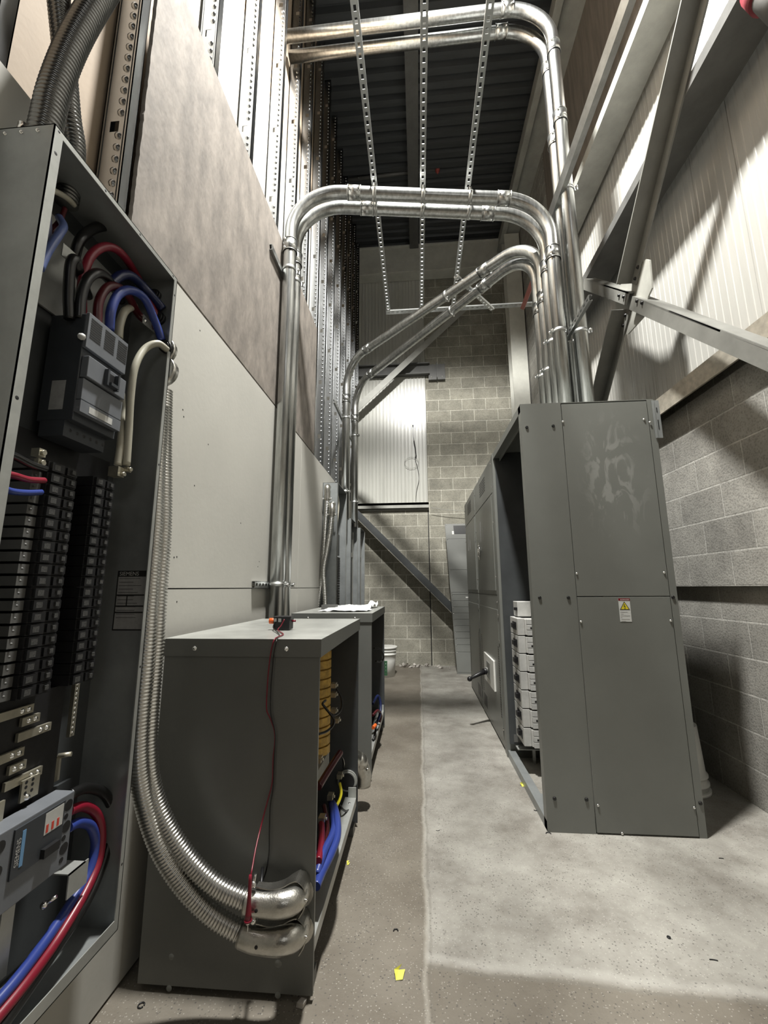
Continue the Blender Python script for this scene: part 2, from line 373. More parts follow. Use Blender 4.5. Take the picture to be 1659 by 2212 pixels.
near_names = ['first', 'second', 'third', 'fourth', 'fifth', 'sixth', 'seventh', 'eighth', 'ninth', 'tenth', 'eleventh', 'twelfth', 'last']
for i, y in enumerate(SY):
    single('steel_stud', stud(y, 3.0 if y < 3.6 else 2.0, 7.45), STUDM,
           'dimpled bare steel stud, the %s along the row from the rough gypsum board' % near_names[i] if i < 12 else 'bare galvanised steel stud standing nearest the far wall', 'stud', 'bare wall studs', 0, (LX-.06, y, 3.0))
single('steel_stud', stud(1.12, 2.0, 7.45), STUDM, 'bright steel stud along the broken left edge of the rough gypsum board', 'stud', 'bare wall studs', 0, (LX-.06, 1.12, 2))
single('steel_stud', stud(.70, 2.0, 7.45), STUDM, 'grey steel stud behind the top of the near open electrical panel', 'stud', 'bare wall studs', 0, (LX-.06, .7, 2))

# ------------------------------------------------------------------ roof steel, far wall steel
single('steel_beam', MB().box(1.55, 1.86, -3, FY, 7.2, 7.45).box(1.52, 1.60, -3, FY, 7.15, 7.2), STEELP, 'long grey roof-edge beam running along the top of the right wall', 'beam', bevel=.004, loc=(1.7, 2, 7.3))
single('steel_beam', MB().box(-.02, .08, -3, FY-.1, 7.38, 7.5).box(-.05, .11, -3, FY-.1, 7.36, 7.38), STEELD, 'dark slim roof joist running down the middle of the ceiling', 'beam', loc=(0, 2, 7.4))
single('steel_beam', MB().box(-1.07, 1.9, FY-.22, FY-.02, 6.86, 7.42).box(-1.07, 1.9, FY-.26, FY-.22, 6.86, 6.89).box(-1.07, 1.9, FY-.26, FY-.22, 7.39, 7.42), STEELL, 'deep pale beam across the top of the far wall', 'beam', bevel=.004, loc=(.4, FY-.1, 7.1))
single('steel_column', MB().box(1.56, 1.81, 6.40, 6.415, 0, 7.15).box(1.56, 1.81, 6.62, 6.635, 0, 7.15).box(1.675, 1.69, 6.415, 6.62, 0, 7.15), STEELL, 'pale steel column in the far right corner before the block wall', 'column', bevel=.003, loc=(1.68, 6.5, 0))
t = Thing('steel_girt', 'dark horizontal steel channel across the siding on the far wall, with a bolted end plate', 'girt', (-.3, 6.95, 5.1))
y = FY-.12
a, b = at(772, 783, y=y), at(928, 790, y=y)
t.part('channel', MB().box(-1.07, b.x, y, y+.1, 4.93, 4.945).box(-1.07, b.x, y, y+.1, 5.12, 5.14).box(-1.07, b.x, y+.06, y+.07, 4.93, 5.14), STEELD)
t.part('end_plate', MB().box(b.x-.02, b.x+.27, y+.05, y+.11, 4.83, 5.12).box(b.x+.12, b.x+.13, y-.03, y+.05, 4.83, 5.12), STEELD)
for q in (.03, .22): t.part('bolt', MB().dome((b.x+q, y+.05, 4.88), (0, -1, 0), .014), STEELP)
t2 = single('steel_sill', MB().box(-1.07, .19, FY-.09, FY-.005, 2.58, 2.62).box(-1.07, .19, FY-.09, FY-.08, 2.53, 2.62).box(-1.07, .19, FY-.03, FY, 2.50, 2.53), STEELP, 'horizontal steel sill under the siding on the far wall', 'sill')
def brace_far(p, q, m, label):
    p, q = Vector(p), Vector(q); d = (q-p).normalized(); n = Vector((0, -1, 0)).cross(d); n = n if n.z > 0 else -n
    mb = MB(); mb.bar(p, q, (0, 1, 0), .008, -n, .10); mb.bar(p+Vector((0, .05, 0)), q+Vector((0, .05, 0)), (0, 1, 0), .10, n, .008)
    return single('diagonal_brace', mb, m, label, 'brace', 'diagonal braces at the far wall', 0, p)
y = 6.77
brace_far(at(768, 1098, y=y), at(1010, 1338, y=y), INNER, 'dark angle-iron brace slanting down to the right over the far block wall')
brace_far(at(765, 880, y=y), at(1000, 662, y=y), STEELP, 'grey angle-iron brace slanting up to the right behind the conduits on the far wall')

# right wall: ledge angle, girts, cross bracing
single('ledge_angle', MB().box(1.755, 1.86, -3, 5.1, 2.535, 2.555).box(1.745, 1.757, -3, 5.1, 2.43, 2.555), RUSTE, 'rust-edged steel ledge running above the block courses of the right wall', 'ledge', loc=(1.8, 2, 2.5))
single('steel_girt', MB().box(1.60, 1.83, -3, 5.1, 5.06, 5.075).box(1.60, 1.615, -3, 5.1, 5.075, 5.15).box(1.70, 1.712, -3, 5.1, 5.075, 5.26), STEELP, 'wide pale horizontal girt high on the right wall above the siding', 'girt', 'girts on the right wall', loc=(1.7, 2, 5.1))
_o = at(1268, 598, z=3.98).x; _i = at(1360, 541, z=3.98).x
single('steel_girt', MB().box(_o, _i, -3, 5.1, 3.98, 3.992).box(_o, _o+.012, -3, 5.1, 3.992, 4.05).box(_i-.012, _i, -3, 5.1, 3.992, 4.19), STEELD, 'dark-bottomed horizontal girt with a rusty edge across the siding behind the crossed braces', 'girt', 'girts on the right wall', loc=(1.7, 2, 4))  # shade on the underside put into a darker steel than the upper girt's
BX = 1.56
def yz(px, py, x=BX): return at(px, py, x=x)
def ext(a, b, k): return b+(b-a)*k
c1, c0 = yz(1362, 612), yz(1512, 0); up = ext(c1, c0, 1.1)
n1 = Vector((0, -.7, -.7))
mb = MB(); mb.prism([c1, c1+Vector((-.10, 0, 0)), c1+Vector((-.10, 0, 0))+n1*.012, c1+n1*.012], up-c1)
mb.prism([c1+Vector((.0, 0, 0)), c1+Vector((.01, 0, 0)), c1+Vector((.01, 0, 0))+n1*.085, c1+n1*.085], up-c1)
t = Thing('diagonal_brace', 'steep angle-iron brace rising towards the camera to the top edge from the bolted plate', 'brace', c1, 'crossed braces on the right wall')
t.part('angle', mb, BRACEM)
for px, py in ((1379, 577), (1373, 602)): t.part('bolt', MB().dome(yz(px, py)+Vector((-.002, 0, 0)), (-1, 0, 0), .013, .014), BOLTM)
c1, c0 = yz(1350, 668), yz(1296, 880); n1 = Vector((0, -.7, -.7))
mb = MB(); mb.prism([c1, c1+Vector((-.10, 0, 0)), c1+Vector((-.10, 0, 0))+n1*.012, c1+n1*.012], c0-c1)
mb.prism([c1, c1+Vector((.01, 0, 0)), c1+Vector((.01, 0, 0))+n1*.085, c1+n1*.085], c0-c1)
t = Thing('diagonal_brace', 'short angle-iron brace running down from the bolted plate to behind the switchgear', 'brace', c1, 'crossed braces on the right wall')
t.part('angle', mb, BRACEM)
for px, py in ((1352, 681), (1347, 703)): t.part('bolt', MB().dome(yz(px, py)+Vector((-.002, 0, 0)), (-1, 0, 0), .013, .014), BOLTM)
def dn_brace(p, q, label, bolts):
    d = (q-p).normalized(); n = Vector((0, -.7, .7)); n = (n-d*n.dot(d)).normalized()
    mb = MB(); mb.prism([p, p+Vector((.01, 0, 0)), p+Vector((.01, 0, 0))-n*.085, p-n*.085], q-p)
    mb.prism([p, p+Vector((.10, 0, 0)), p+Vector((.10, 0, 0))-n*.01, p-n*.01], q-p)
    t = Thing('diagonal_brace', label, 'brace', p, 'crossed braces on the right wall'); t.part('angle', mb, BRACEM)
    for px, py in bolts: t.part('bolt', MB().dome(yz(px, py, BX-.03)+Vector((-.001, 0, 0)), (-1, 0, 0), .013, .014), BOLTM)
xx = BX-.03
dn_brace(yz(1366, 640, xx), ext(yz(1366, 640, xx), yz(1659, 752, xx), .5), 'long angle-iron brace with a dusty top coming down towards the camera to the right edge', ((1377, 650), (1388, 654)))
dn_brace(yz(1262, 602, xx), yz(1358, 631, xx), 'short angle-iron brace between the upright conduits and the bolted plate', ((1338, 638), (1348, 641)))
g = [yz(px, py, BX+.011) for px, py in ((1395, 560), (1403, 562), (1408, 622), (1400, 640), (1392, 682), (1356, 722), (1338, 722), (1330, 650), (1345, 600))]
single('gusset_plate', MB().prism(g, (.01, 0, 0)), STEELP, 'many-sided steel plate bolted where the wall braces cross', 'plate')
t = Thing('sprinkler_pipe', 'dark pipe with a red coupling in the top right corner', 'pipe', (1.5, 1.3, 3.9))
a, b = at(1600, -60, x=1.55), at(1700, 30, x=1.45)
t.part('pipe', MB().cyl(a, b, .05, 20), STEELD); t.part('coupling', MB().cyl(a.lerp(b, .42), a.lerp(b, .62), .062, 20), mat('coupling_red', (.2, .02, .03), .5))
t = Thing('sprinkler_pipe', 'thin dark pipe with a small red valve hanging under the far ceiling', 'pipe', at(850, 378, y=5.5))
a, b = at(745, 390, y=5.5), at(945, 364, y=5.5)
t.part('pipe', MB().cyl(a, b, .028, 10), STEELD); t.part('valve', MB().cyl(b-Vector((.03, 0, 0)), b+Vector((.03, 0, 0)), .055, 10).cyl(b-Vector((0, 0, .09)), b+Vector((0, 0, .09)), .012, 8), mat('valve_red', (.30, .05, .04), .5))
t.part('hanger', MB().cyl(at(890, 378, y=5.5), at(890, 378, y=5.5)+Vector((0, 0, .28)), .006, 6), STEELD)

# ------------------------------------------------------------------ slotted strut
def strut(p, q, face, w=.041, h=.021, slots=True, pitch=.05):
    """channel from p to q whose slotted back looks along 'face'"""
    p, q, fc = Vector(p), Vector(q), Vector(face).normalized(); d = (q-p).normalized(); L = (q-p).length; fc = (fc-d*fc.dot(d)).normalized(); sd = d.cross(fc)
    mb = MB(); t = .0028; up = -fc
    def B(l0, l1, s0, s1, h0, h1):
        o = p+fc*(h/2)
        c = [o+d*a+sd*b_+up*c_ for c_ in (h0, h1) for (a, b_) in ((l0, s0), (l1, s0), (l1, s1), (l0, s1))]
        mb.hexa(c)
    if slots:
        B(0, L, -w/2, -.0075, 0, t); B(0, L, .0075, w/2, 0, t); a = 0; k = pitch/2
        while k < L:
            B(a, min(k-.013, L), -.0075, .0075, 0, t); a = k+.013; k += pitch
        if a < L: B(a, L, -.0075, .0075, 0, t)
    else: B(0, L, -w/2, w/2, 0, t)
    B(0, L, -w/2, -w/2+t, t, h); B(0, L, w/2-t, w/2, t, h)
    B(0, L, -w/2+t, -w/2+.009, h-t, h); B(0, L, w/2-.009, w/2-t, h-t, h)
    return mb
ZS = 4.185
xs = [at(798, 300, z=ZS).x, at(914, 300, z=ZS).x, at(1023, 300, z=ZS).x]
ye = [at(838, 668, z=ZS).y, at(909, 686, z=ZS).y, at(976, 660, z=ZS).y]
for x, y, w in zip(xs, ye, ('left', 'middle', 'right')):
    single('slotted_strut', strut((x, .9, ZS), (x, y, ZS), (0, 0, -1)), ZINC, '%s of the three long slotted struts running overhead from the top edge' % {'left': 'leftmost', 'middle': 'middle', 'right': 'rightmost'}[w], 'strut', 'overhead struts', 0, (x, y, ZS))
ZC = ZS-.024
a, b = at(838, 675, z=ZC), at(1172, 655, z=ZC); yy = (a.y+b.y)/2
single('slotted_strut', strut((a.x-.02, yy, ZC), (b.x, yy, ZC), (0, -.5, -1)), ZINC, 'bright cross strut tying the far ends of the three overhead struts', 'strut')
b0, b1 = at(1163, 560, z=4.08), at(1134, 668, z=4.08); xm = (b0.x+b1.x)/2
single('red_strut', strut((xm, b1.y, 4.09), (xm, 3.12, 4.09), (-.6, 0, -1), slots=False), REDSTR, 'dull red channel strut beside the top of the conduit bundle', 'strut')

# ------------------------------------------------------------------ rigid conduits
PR = .0455
def conduit(path, radii, label, group, couplings=(), straps=(), r=PR):
    pts = fillet(path, radii, 14); t = Thing('metal_conduit', label, 'conduit', pts[0], group)
    t.part('pipe', MB().tube(pts, r, 28), GALV)
    for p, d in couplings:
        p, d = Vector(p), Vector(d).normalized(); L = .10
        o = t.part('coupling', MB().cyl(p-d*L/2, p+d*L/2, r+.0045, 28).cyl(p-d*L/2, p-d*(L/2-.006), r+.007, 28).cyl(p+d*(L/2-.006), p+d*L/2, r+.007, 28), GALV)
        s = d.cross(Vector((0, -1, -.6)).normalized()).normalized(); fr = (Vector((-.6, -1, -.3))-d*Vector((-.6, -1, -.3)).dot(d)).normalized()
        for k in (-.035, .035): t.part('set_screw', MB().cyl(p+d*k, p+d*k+fr*(r+.016), .006, 8), CHROME, o)
    for p, d, out in straps:        # strap clamp: band round the pipe, bolt ear facing 'out'
        p, d, out = Vector(p), Vector(d).normalized(), Vector(out).normalized()
        o = t.part('strap', MB().cyl(p-d*.014, p+d*.014, r+.003, 28).bar(p+out*(r-.002), p+out*(r+.028), d, .028, d.cross(out), .008), ZINC)
        t.part('bolt', MB().cyl(p+out*(r+.016)-d.cross(out)*.022, p+out*(r+.016)+d.cross(out)*.022, .006, 8).ball(p+out*(r+.016)-d.cross(out)*.020, .011, 8), CHROME, o)
    return t
R3 = .34; XL = -.885; X1 = 1.0; ZR = 4.08
YA = (2.62, 2.745); YB = (2.74, 2.87)
v = Vector((0, 0, 1)); hx = (1, 0, 0)
for i, (yl, yr) in enumerate(zip(YA, YB)):
    zl, zr = ZR+.065, ZR-.065
    dr = Vector((X1-XL, yr-yl, zr-zl)).normalized()
    def on(px, yl=yl, yr=yr, zl=zl, zr=zr):
        best = min((abs((lambda c: 829.5+F*c.dot(RX)/c.dot(_f))(Vector((XL+(X1-XL)*k/400, yl+(yr-yl)*k/400, zl+(zr-zl)*k/400))-CAM)-px), k) for k in range(401))[1]
        return Vector((XL+(X1-XL)*best/400, yl+(yr-yl)*best/400, zl+(zr-zl)*best/400))
    zc = (3.55, 3.42)[i]
    st = [(on(q), dr, (0, -.2, 1)) for q in ((810, 914, 1015) if i == 0 else (812, 912, 1012))]
    conduit([(XL, yl, .0), (XL, yl, zl), (X1, yr, zr), (X1, yr, 2.30)], R3,
            ('upper of the two shiny conduits arching across the room from wall to switchgear', 'lower of the two shiny conduits arching across the room, just behind the upper one')[i], 'conduit arch over the aisle',
            [((XL, yl, 3.66), v), (on((766, 793)[i]), dr), (on((1087, 1053)[i]), dr), ((X1, yr, 3.56), v)],
            st+[((XL, yl, 3.47), v, (1, .4, 0)), ((XL, yl, 1.24), v, (1, .5, 0)), ((X1, yr, 2.95), v, (-1, -.3, 0))])
# high pair
for i, (y, z, l) in enumerate(((2.73, 5.84, 'upper'), (2.87, 5.84, 'lower'))):
    conduit([(-1.05, y+.02, z), (1.135, y, z), (1.135, y, 2.30)], .36, '%s conduit of the pair crossing under the ceiling and turning down beside the right wall' % l, 'high conduit pair',
            [((.78 if i else .80, y, z), hx), ((1.135, y, 5.38), v), ((1.135, y, 4.72-.04*i), v)],
            [((1.135, y, 4.07), v, (1, -.3, 0)), ((1.135, y, 2.93), v, (1, -.3, 0))])
# diagonal pair to the far panels
for i, (yr, xl, yl, l) in enumerate(((3.0, -.845, 4.80, 'nearer'), (3.13, -.83, 5.42, 'farther'))):
    z = 3.98
    dr = Vector((xl-X1, yl-yr, 0)).normalized()
    conduit([(X1, yr, 2.30), (X1, yr, z), (xl, yl, z), (xl, yl, 2.0)], .34, '%s slanting conduit running from the switchgear across to the far wall panels' % l, 'slanting conduit pair',
            [(Vector((X1, yr, z))+dr*(.52, .55)[i], dr), (Vector((xl, yl, z))-dr*.42, dr), ((X1, yr, 3.40), v), ((xl, yl, 3.50), v)],
            [(Vector((X1, yr, z))+dr*(.95, .98)[i], dr, (0, -.3, -1)), ((X1, yr, 2.80+.02*i), v, (-1, -.3, 0)), ((xl, yl, 3.25), v, (1, -.5, 0)), ((xl, yl, 2.33), v, (1, -.5, 0))])
# short supporting struts
a, b = at(985, 597, z=4.035), at(1064, 668, z=4.035)
single('slotted_strut', strut(a, b, (-.3, -.3, -1)), ZINC, 'short slotted strut lying square across the slanting conduits', 'strut')
xm = 1.067
single('slotted_strut', strut((xm, 2.38, 2.94), (xm, 3.3, 2.94), (-1, 0, 0)), ZINC, 'short open-ended strut pointing at the camera between the upright conduits', 'strut')
p0, p1 = at(1354, 0, x=xm), at(1196, 478, x=xm)
single('long_strut', strut((xm+.02, 1.0, 4.07), (xm+.02, 2.98, 4.07), (-1, 0, -.4), w=.055, h=.045, slots=False), ZINC, 'long plain strut coming down from the top edge to the upright conduits', 'strut')
single('slotted_strut', strut((LX+.008, 2.40, 3.47), (LX+.008, 2.86, 3.47), (1, 0, 0), slots=False), ZINC, 'dark channel strut on the left wall behind the top of the upright conduits', 'strut')
single('slotted_strut', strut((LX+.012, 2.38, 1.24), (LX+.012, 2.86, 1.24), (1, 0, 0)), ZINC, 'short slotted strut on the gypsum board just above the nearer transformer', 'strut')
single('slotted_strut', strut((LX+.05, 4.35, 3.27), (LX+.05, 5.7, 3.27), (1, 0, 0)), ZINC, 'strut bracket behind the far upright conduits above the wall panels', 'strut')
# ------------------------------------------------------------------ floor-standing transformers
def path(pts, y=None, x=None, n=8):
    """pixel waypoints (px, py[, plane]) on a plane of the room -> smooth world curve"""
    out = []
    for q in pts:
        pl = q[2] if len(q) > 2 else (x if x is not None else y)
        out.append(at(q[0], q[1], x=pl) if x is not None else at(q[0], q[1], y=pl))
    return smooth(out, n)
def tube_of(pts, r, n=12): return MB().tube(pts, r, n)
def transformer(X0, X1, Y0, Y1, H, label):
    t = Thing('dry_transformer', label, 'transformer', ((X0+X1)/2, (Y0+Y1)/2, 0), 'floor transformers'); th = .003
    t.part('lid', MB().box(X0-.006, X1+.006, Y0-.006, Y1+.006, H-.003, H).box(X0-.006, X1+.006, Y0-.006, Y0-.003, H-.058, H-.003).box(X0-.006, X1+.006, Y1+.003, Y1+.006, H-.058, H-.003)
           .box(X1+.003, X1+.006, Y0-.003, Y1+.003, H-.058, H-.003).box(X0-.006, X0-.003, Y0-.003, Y1+.003, H-.058, H-.003), GREYD)
    t.part('lid_top', MB().box(X0-.006, X1+.006, Y0-.006, Y1+.006, H, H+.0008), LIDTOP, label='pale lid top')
    t.part('front_panel', MB().box(X0, X1, Y0, Y0+th, .02, H-.004).box(X1-.012, X1, Y0+th, Y0+.012, .02, H-.06), GREYD)
    t.part('back_panel', MB().box(X0, X1, Y1-th, Y1, .02, H-.004), INNER)
    t.part('side_panel', MB().box(X0, X0+th, Y0+th, Y1-th, .02, H-.004), GREYD)
    t.part('base_pan', MB().box(X0+th, X1-.06, Y0+th, Y1-th, .09, .10), INNER)
    t.part('sill', MB().box(X1-.062, X1-.004, Y0+.004, Y1-.03, .148, .152).box(X1-.007, X1-.004, Y0+.004, Y1-.03, .112, .148).box(X1-.045, X1-.004, Y1-.035, Y1-.030, .13, .20), RIM, label='pale steel sill across the open side')
    for y in (Y0+.06, Y1-.06): t.part('foot', MB().box(X1-.09, X1-.01, y-.03, y+.03, 0, .04).box(X0+.01, X0+.09, y-.03, y+.03, 0, .04), STEELD)
    for (x, z) in ((X0+.11, H-.032), (X1-.115, H-.032)):
        t.part('screw', MB().dome((x, Y0-.006, z), (0, -1, 0), .008, .004).cyl((x, Y0-.012, z), (x, Y0-.008, z), .004, 6), CHROME)
    c = []
    yc = [Y0+(Y1-Y0)*k for k in (.22, .5, .78)]
    for y in yc:
        mb = MB(); z = .43; cx = (X0+X1)/2; a, b_ = .165, .12
        while z < H-.17:
            ring = [(cx+a*math.cos(2*math.pi*k/20)*(1+.02*math.sin(5*k)), y+b_*math.sin(2*math.pi*k/20), z) for k in range(20)]
            mb.prism(ring, (0, 0, .036)); ring2 = [(cx+(a-.012)*math.cos(2*math.pi*k/20), y+(b_-.012)*math.sin(2*math.pi*k/20), z+.036) for k in range(20)]
            mb.prism(ring2, (0, 0, .008)); z += .044
        t.part('coil', mb, COPPER, label='amber varnished winding')
        t.part('core', MB().box(cx-.12, cx+.10, y-.035, y+.035, .30, .43).box(cx-.12, cx+.10, y-.035, y+.035, H-.12, H-.07), STEELD)
    t.part('core_clamp', MB().box(cx-.13, cx-.10, Y0+.05, Y1-.05, .32, .38).box(cx+.10, cx+.13, Y0+.05, Y1-.05, .32, .38), STEELP)
    return t
TX0, TX1, TY0, TY1, TH = -.89, -.34, 1.472, 2.418, 1.047
T1 = transformer(TX0, TX1, TY0, TY1, TH, 'nearer grey transformer with test leads hanging down its front and two flexible conduits entering it')
T2 = transformer(-.875, -.325, 2.935, 3.99, 1.047, 'farther grey transformer with crumpled clear wrap on its lid')
# rub marks / knockouts on the lower front
for px, py, r in ((370, 2067, .009), (601, 2082, .011), (365, 2135, .009), (600, 2150, .009)):
    p = at(px, py, y=TY0); T1.part('plug', MB().dome(p, (0, -1, 0), r, .002, 12), GREY)
y = TY1-.004
p = at(750, 1687, y=y-.012)
T1.part('bushing', MB().tube([p+Vector((0, 0, 0)), p+Vector((0, .012, 0))], .052, 24).tube([p+Vector((0, -.008, 0)), p], .046, 24), RIM, label='bright ring round the cable hole')
T1.part('cable_hole', MB().tube([p+Vector((0, -.010, 0)), p+Vector((0, -.007, 0))], .040, 24), BLACK)
def lug(t, px, py, y, s=.03):
    p = at(px, py, y=y); t.part('lug', MB().box(p.x-s*.7, p.x+s*.5, p.y-s, p.y+s, p.z-s*.5, p.z+s*.5).cyl(p+Vector((s*.5, 0, 0)), p+Vector((s*.9, 0, 0)), s*.3, 8), BRASS)
for px, py, y in ((722, 1480, 2.05), (722, 1535, 2.05), (722, 1500, 2.1), (728, 1555, 2.1), (735, 1675, 2.25), (715, 1720, 2.1), (690, 1640, 1.9), (697, 1768, 1.85)): lug(T1, px, py, y, .02)
def tcable(t, pts, r, m, label=None): t.part('cable', tube_of(path(pts, y=2.0), r, 12), m, label=label)
tcable(T1, [(688, 1586, 1.75), (705, 1580, 1.8), (717, 1570, 1.85), (722, 1558, 1.85), (716, 1546, 1.85), (702, 1528, 1.85), (697, 1520, 1.85), (703, 1513, 1.9)], .005, SHINYB, 'thin shiny black lead')
tcable(T1, [(727, 1488, 2.1), (736, 1503, 2.1), (739, 1520, 2.1), (734, 1537, 2.05), (722, 1545, 2.0), (712, 1541, 2.0)], .005, SHINYB)
tcable(T1, [(688, 1700, 1.85), (705, 1672, 1.95), (722, 1645, 2.05), (735, 1626, 2.15)], .014, REDD, 'dark red sleeved bus')
tcable(T1, [(734, 1692, 2.25), (737, 1712, 2.2), (733, 1728, 2.15), (727, 1740, 2.1)], .007, YELC, 'yellow cable')
tcable(T1, [(684, 1890, 1.60), (700, 1840, 1.68), (717, 1805, 1.8), (722, 1780, 1.9), (718, 1755, 2.0), (715, 1735, 2.1)], .0135, BLUE, 'blue cable')
tcable(T1, [(683, 1915, 1.56), (695, 1885, 1.62), (715, 1845, 1.7), (728, 1810, 1.8), (729, 1775, 1.9), (723, 1745, 2.05), (718, 1735, 2.1)], .0145, BLUE, 'blue cable')
tcable(T1, [(686, 1850, 1.66), (695, 1835, 1.7), (712, 1822, 1.76), (722, 1800, 1.84)], .012, BLUE)
tcable(T1, [(688, 1860, 1.62), (693, 1830, 1.7), (695, 1795, 1.8), (694, 1770, 1.85)], .012, RED, 'red cable')
tcable(T1, [(684, 1870, 1.7), (702, 1820, 1.8), (707, 1780, 1.9), (700, 1740, 2.0)], .009, REDD)
tcable(T1, [(760, 1742, 2.33), (750, 1752, 2.25), (740, 1748, 2.2), (734, 1738, 2.2)], .005, SHINYB)
p = at(755, 1740, y=2.33); T1.part('ground_lug', MB().ball(p, .014).cyl(p, p+Vector((.02, -.02, 0)), .006, 8).cyl(p-Vector((.02, 0, 0)), p, .005, 8), CHROME)
for pts, r, m in (([(808, 1400, 3.5), (822, 1403, 3.55), (829, 1420, 3.6), (822, 1430, 3.6), (812, 1428, 3.5)], .006, SHINYB),
                  ([(805, 1520, 3.4), (816, 1503, 3.5), (822, 1520, 3.5), (820, 1545, 3.45), (812, 1565, 3.4)], .010, BLUED),
                  ([(805, 1545, 3.3), (816, 1535, 3.4), (823, 1545, 3.5), (820, 1560, 3.5)], .010, REDD),
                  ([(806, 1600, 3.2), (811, 1580, 3.25), (812, 1560, 3.35)], .008, SHINYB),
                  ([(806, 1572, 3.2), (811, 1566, 3.25)], .012, ORANGE)): tcable(T2, pts, r, m)
# conduits' fittings at the back of the nearer transformer (seen past its edge)
t = Thing('angle_connector', 'cast angle connector bulging from behind the nearer transformer just above the floor', 'connector', (-.36, 2.55, .25))
t.part('body', MB().tube(smooth([(-.46, 2.43, .30), (-.43, 2.50, .30), (-.38, 2.56, .27), (-.345, 2.60, .19), (-.345, 2.60, .12)], 6), .052, 18), CAST)
t.part('clamp', MB().ball((-.352, 2.57, .255), .048, 14).cyl((-.31, 2.55, .225), (-.30, 2.54, .225), .008, 8), CAST)
# crumpled wrap and a box on the farther lid
t = Thing('plastic_wrap', 'crumpled clear plastic wrap lying on the farther transformer', 'plastic wrap', (-.5, 3.5, 1.048))
mb = MB(); nx, ny = 16, 26; random.seed(3)
for j in range(ny+1):
    for i in range(nx+1):
        u, w = i/nx, j/ny; e = min(u, 1-u, w, 1-w)
        mb.v.append(Vector((-.74+.36*u+.02*math.sin(9*w), 3.1+.74*w+.02*math.sin(7*u), 1.050+random.uniform(0, .036)*(.3+2*e)+(.045 if (u > .75 and w > .6) else 0)*random.random())))
for j in range(ny):
    for i in range(nx): a = j*(nx+1)+i; mb.face([a, a+1, a+nx+2, a+nx+1])
t.part('sheet', mb, PLASTIC)
b = at(705, 1313, y=3.45); single('small_box', MB().box(b.x-.03, b.x+.085, 3.40, 3.5, 1.048, 1.085), STEELD, 'small dark box standing on the back of the farther transformer lid', 'box')

# flexible conduits down to the nearer transformer
def flex(name, pts, r, label, group, m=None, pitch=.0102):
    t = Thing(name, label, 'flexible conduit', pts[0], group); t.part('sheath', ribbed(pts, r, pitch), m or FLEX); return t
def P3(px, py, y): return at(px, py, y=y)
fa = [P3(354, 845, 1.29), P3(353, 900, 1.29), P3(352, 960, 1.29), P3(352, 1100, 1.29), P3(349, 1180, 1.29), P3(343, 1260, 1.29), P3(334, 1400, 1.295), P3(323, 1530, 1.30), P3(319, 1620, 1.31), P3(328, 1700, 1.33), P3(360, 1785, 1.35), P3(410, 1860, 1.37), P3(470, 1915, 1.38), P3(540, 1948, 1.385)]
fb = [P3(345, 880, 1.255), P3(342, 940, 1.25), P3(337, 1040, 1.25), P3(333, 1140, 1.25), P3(322, 1300, 1.25), P3(313, 1430, 1.25), P3(303, 1540, 1.26), P3(300, 1640, 1.28), P3(312, 1730, 1.31), P3(345, 1830, 1.34), P3(398, 1915, 1.37), P3(460, 1977, 1.385), P3(530, 2018, 1.39)]
flex('flexible_conduit', fa, .0285, 'upper of the two ribbed steel conduits sweeping into the front of the nearer transformer', 'near flexible conduits')
flex('flexible_conduit', fb, .0285, 'lower of the two ribbed steel conduits sweeping into the front of the nearer transformer', 'near flexible conduits')
def angle_conn(a, dy, label):
    Q = lambda px, py, y: at(px, py+dy, y=y)
    c = Q(645, 1930, TY0); t = Thing('angle_connector', label, 'connector', c, 'angle connectors on the transformer front')
    pts = smooth([a-Vector((.012, 0, 0)), Q(552, 1950, 1.385), Q(585, 1953, 1.386), Q(612, 1951, 1.390), Q(630, 1945, 1.402), Q(640, 1936, 1.425), Q(642, 1928, 1.455), Q(642, 1925, TY0+.002)], 6)
    n = len(pts); rr = [.0325 if i < 8 else .0325+.0035*min(1, (i-8)/8) for i in range(n)]
    t.part('body', MB().tube(pts, rr, 28), CAST)
    sp = smooth([Q(556, 1912, 1.395), Q(585, 1916, 1.40), Q(612, 1910, 1.41), Q(630, 1899, 1.425), Q(646, 1893, 1.435), Q(659, 1903, 1.44), Q(664, 1925, 1.44), Q(661, 1948, 1.435), Q(650, 1968, 1.43)], 4)
    mb = MB()
    for i in range(len(sp)-1):
        p, q = sp[i], sp[i+1]; w = Vector((0, .012+.018*min(1, i/18), 0)); h = Vector((0, 0, .003)) if i < 16 else Vector((.003, 0, 0))
        mb.hexa([p-w, q-w, q+w, p+w, p-w+h, q-w+h, q+w+h, p+w+h])
    t.part('saddle', mb, CAST)
    k = Q(655, 1925, TY0); t.part('collar', MB().tube([Vector((k.x-.012, TY0-.004, k.z)), Vector((k.x-.012, TY0, k.z))], .045, 24), CAST)
    e = Q(547, 1915, 1.375)
    t.part('clamp_screw', MB().cyl(e, e+Vector((.006, 0, .034)), .004, 8).ball(e+Vector((0, 0, .006)), .010, 10), CHROME)
    t.part('rivet', MB().ball(Q(661, 1945, 1.405), .005, 8), CHROME)
    h = Q(553, 1968, 1.352); t.part('screw_hole', MB().dome(h, (0, -1, .2), .005, .001), BLACK)
angle_conn(fa[-1], 0, 'upper cast angle connector holding the ribbed conduit to the transformer front')
angle_conn(fb[-1], 79, 'lower cast angle connector holding the ribbed conduit to the transformer front')

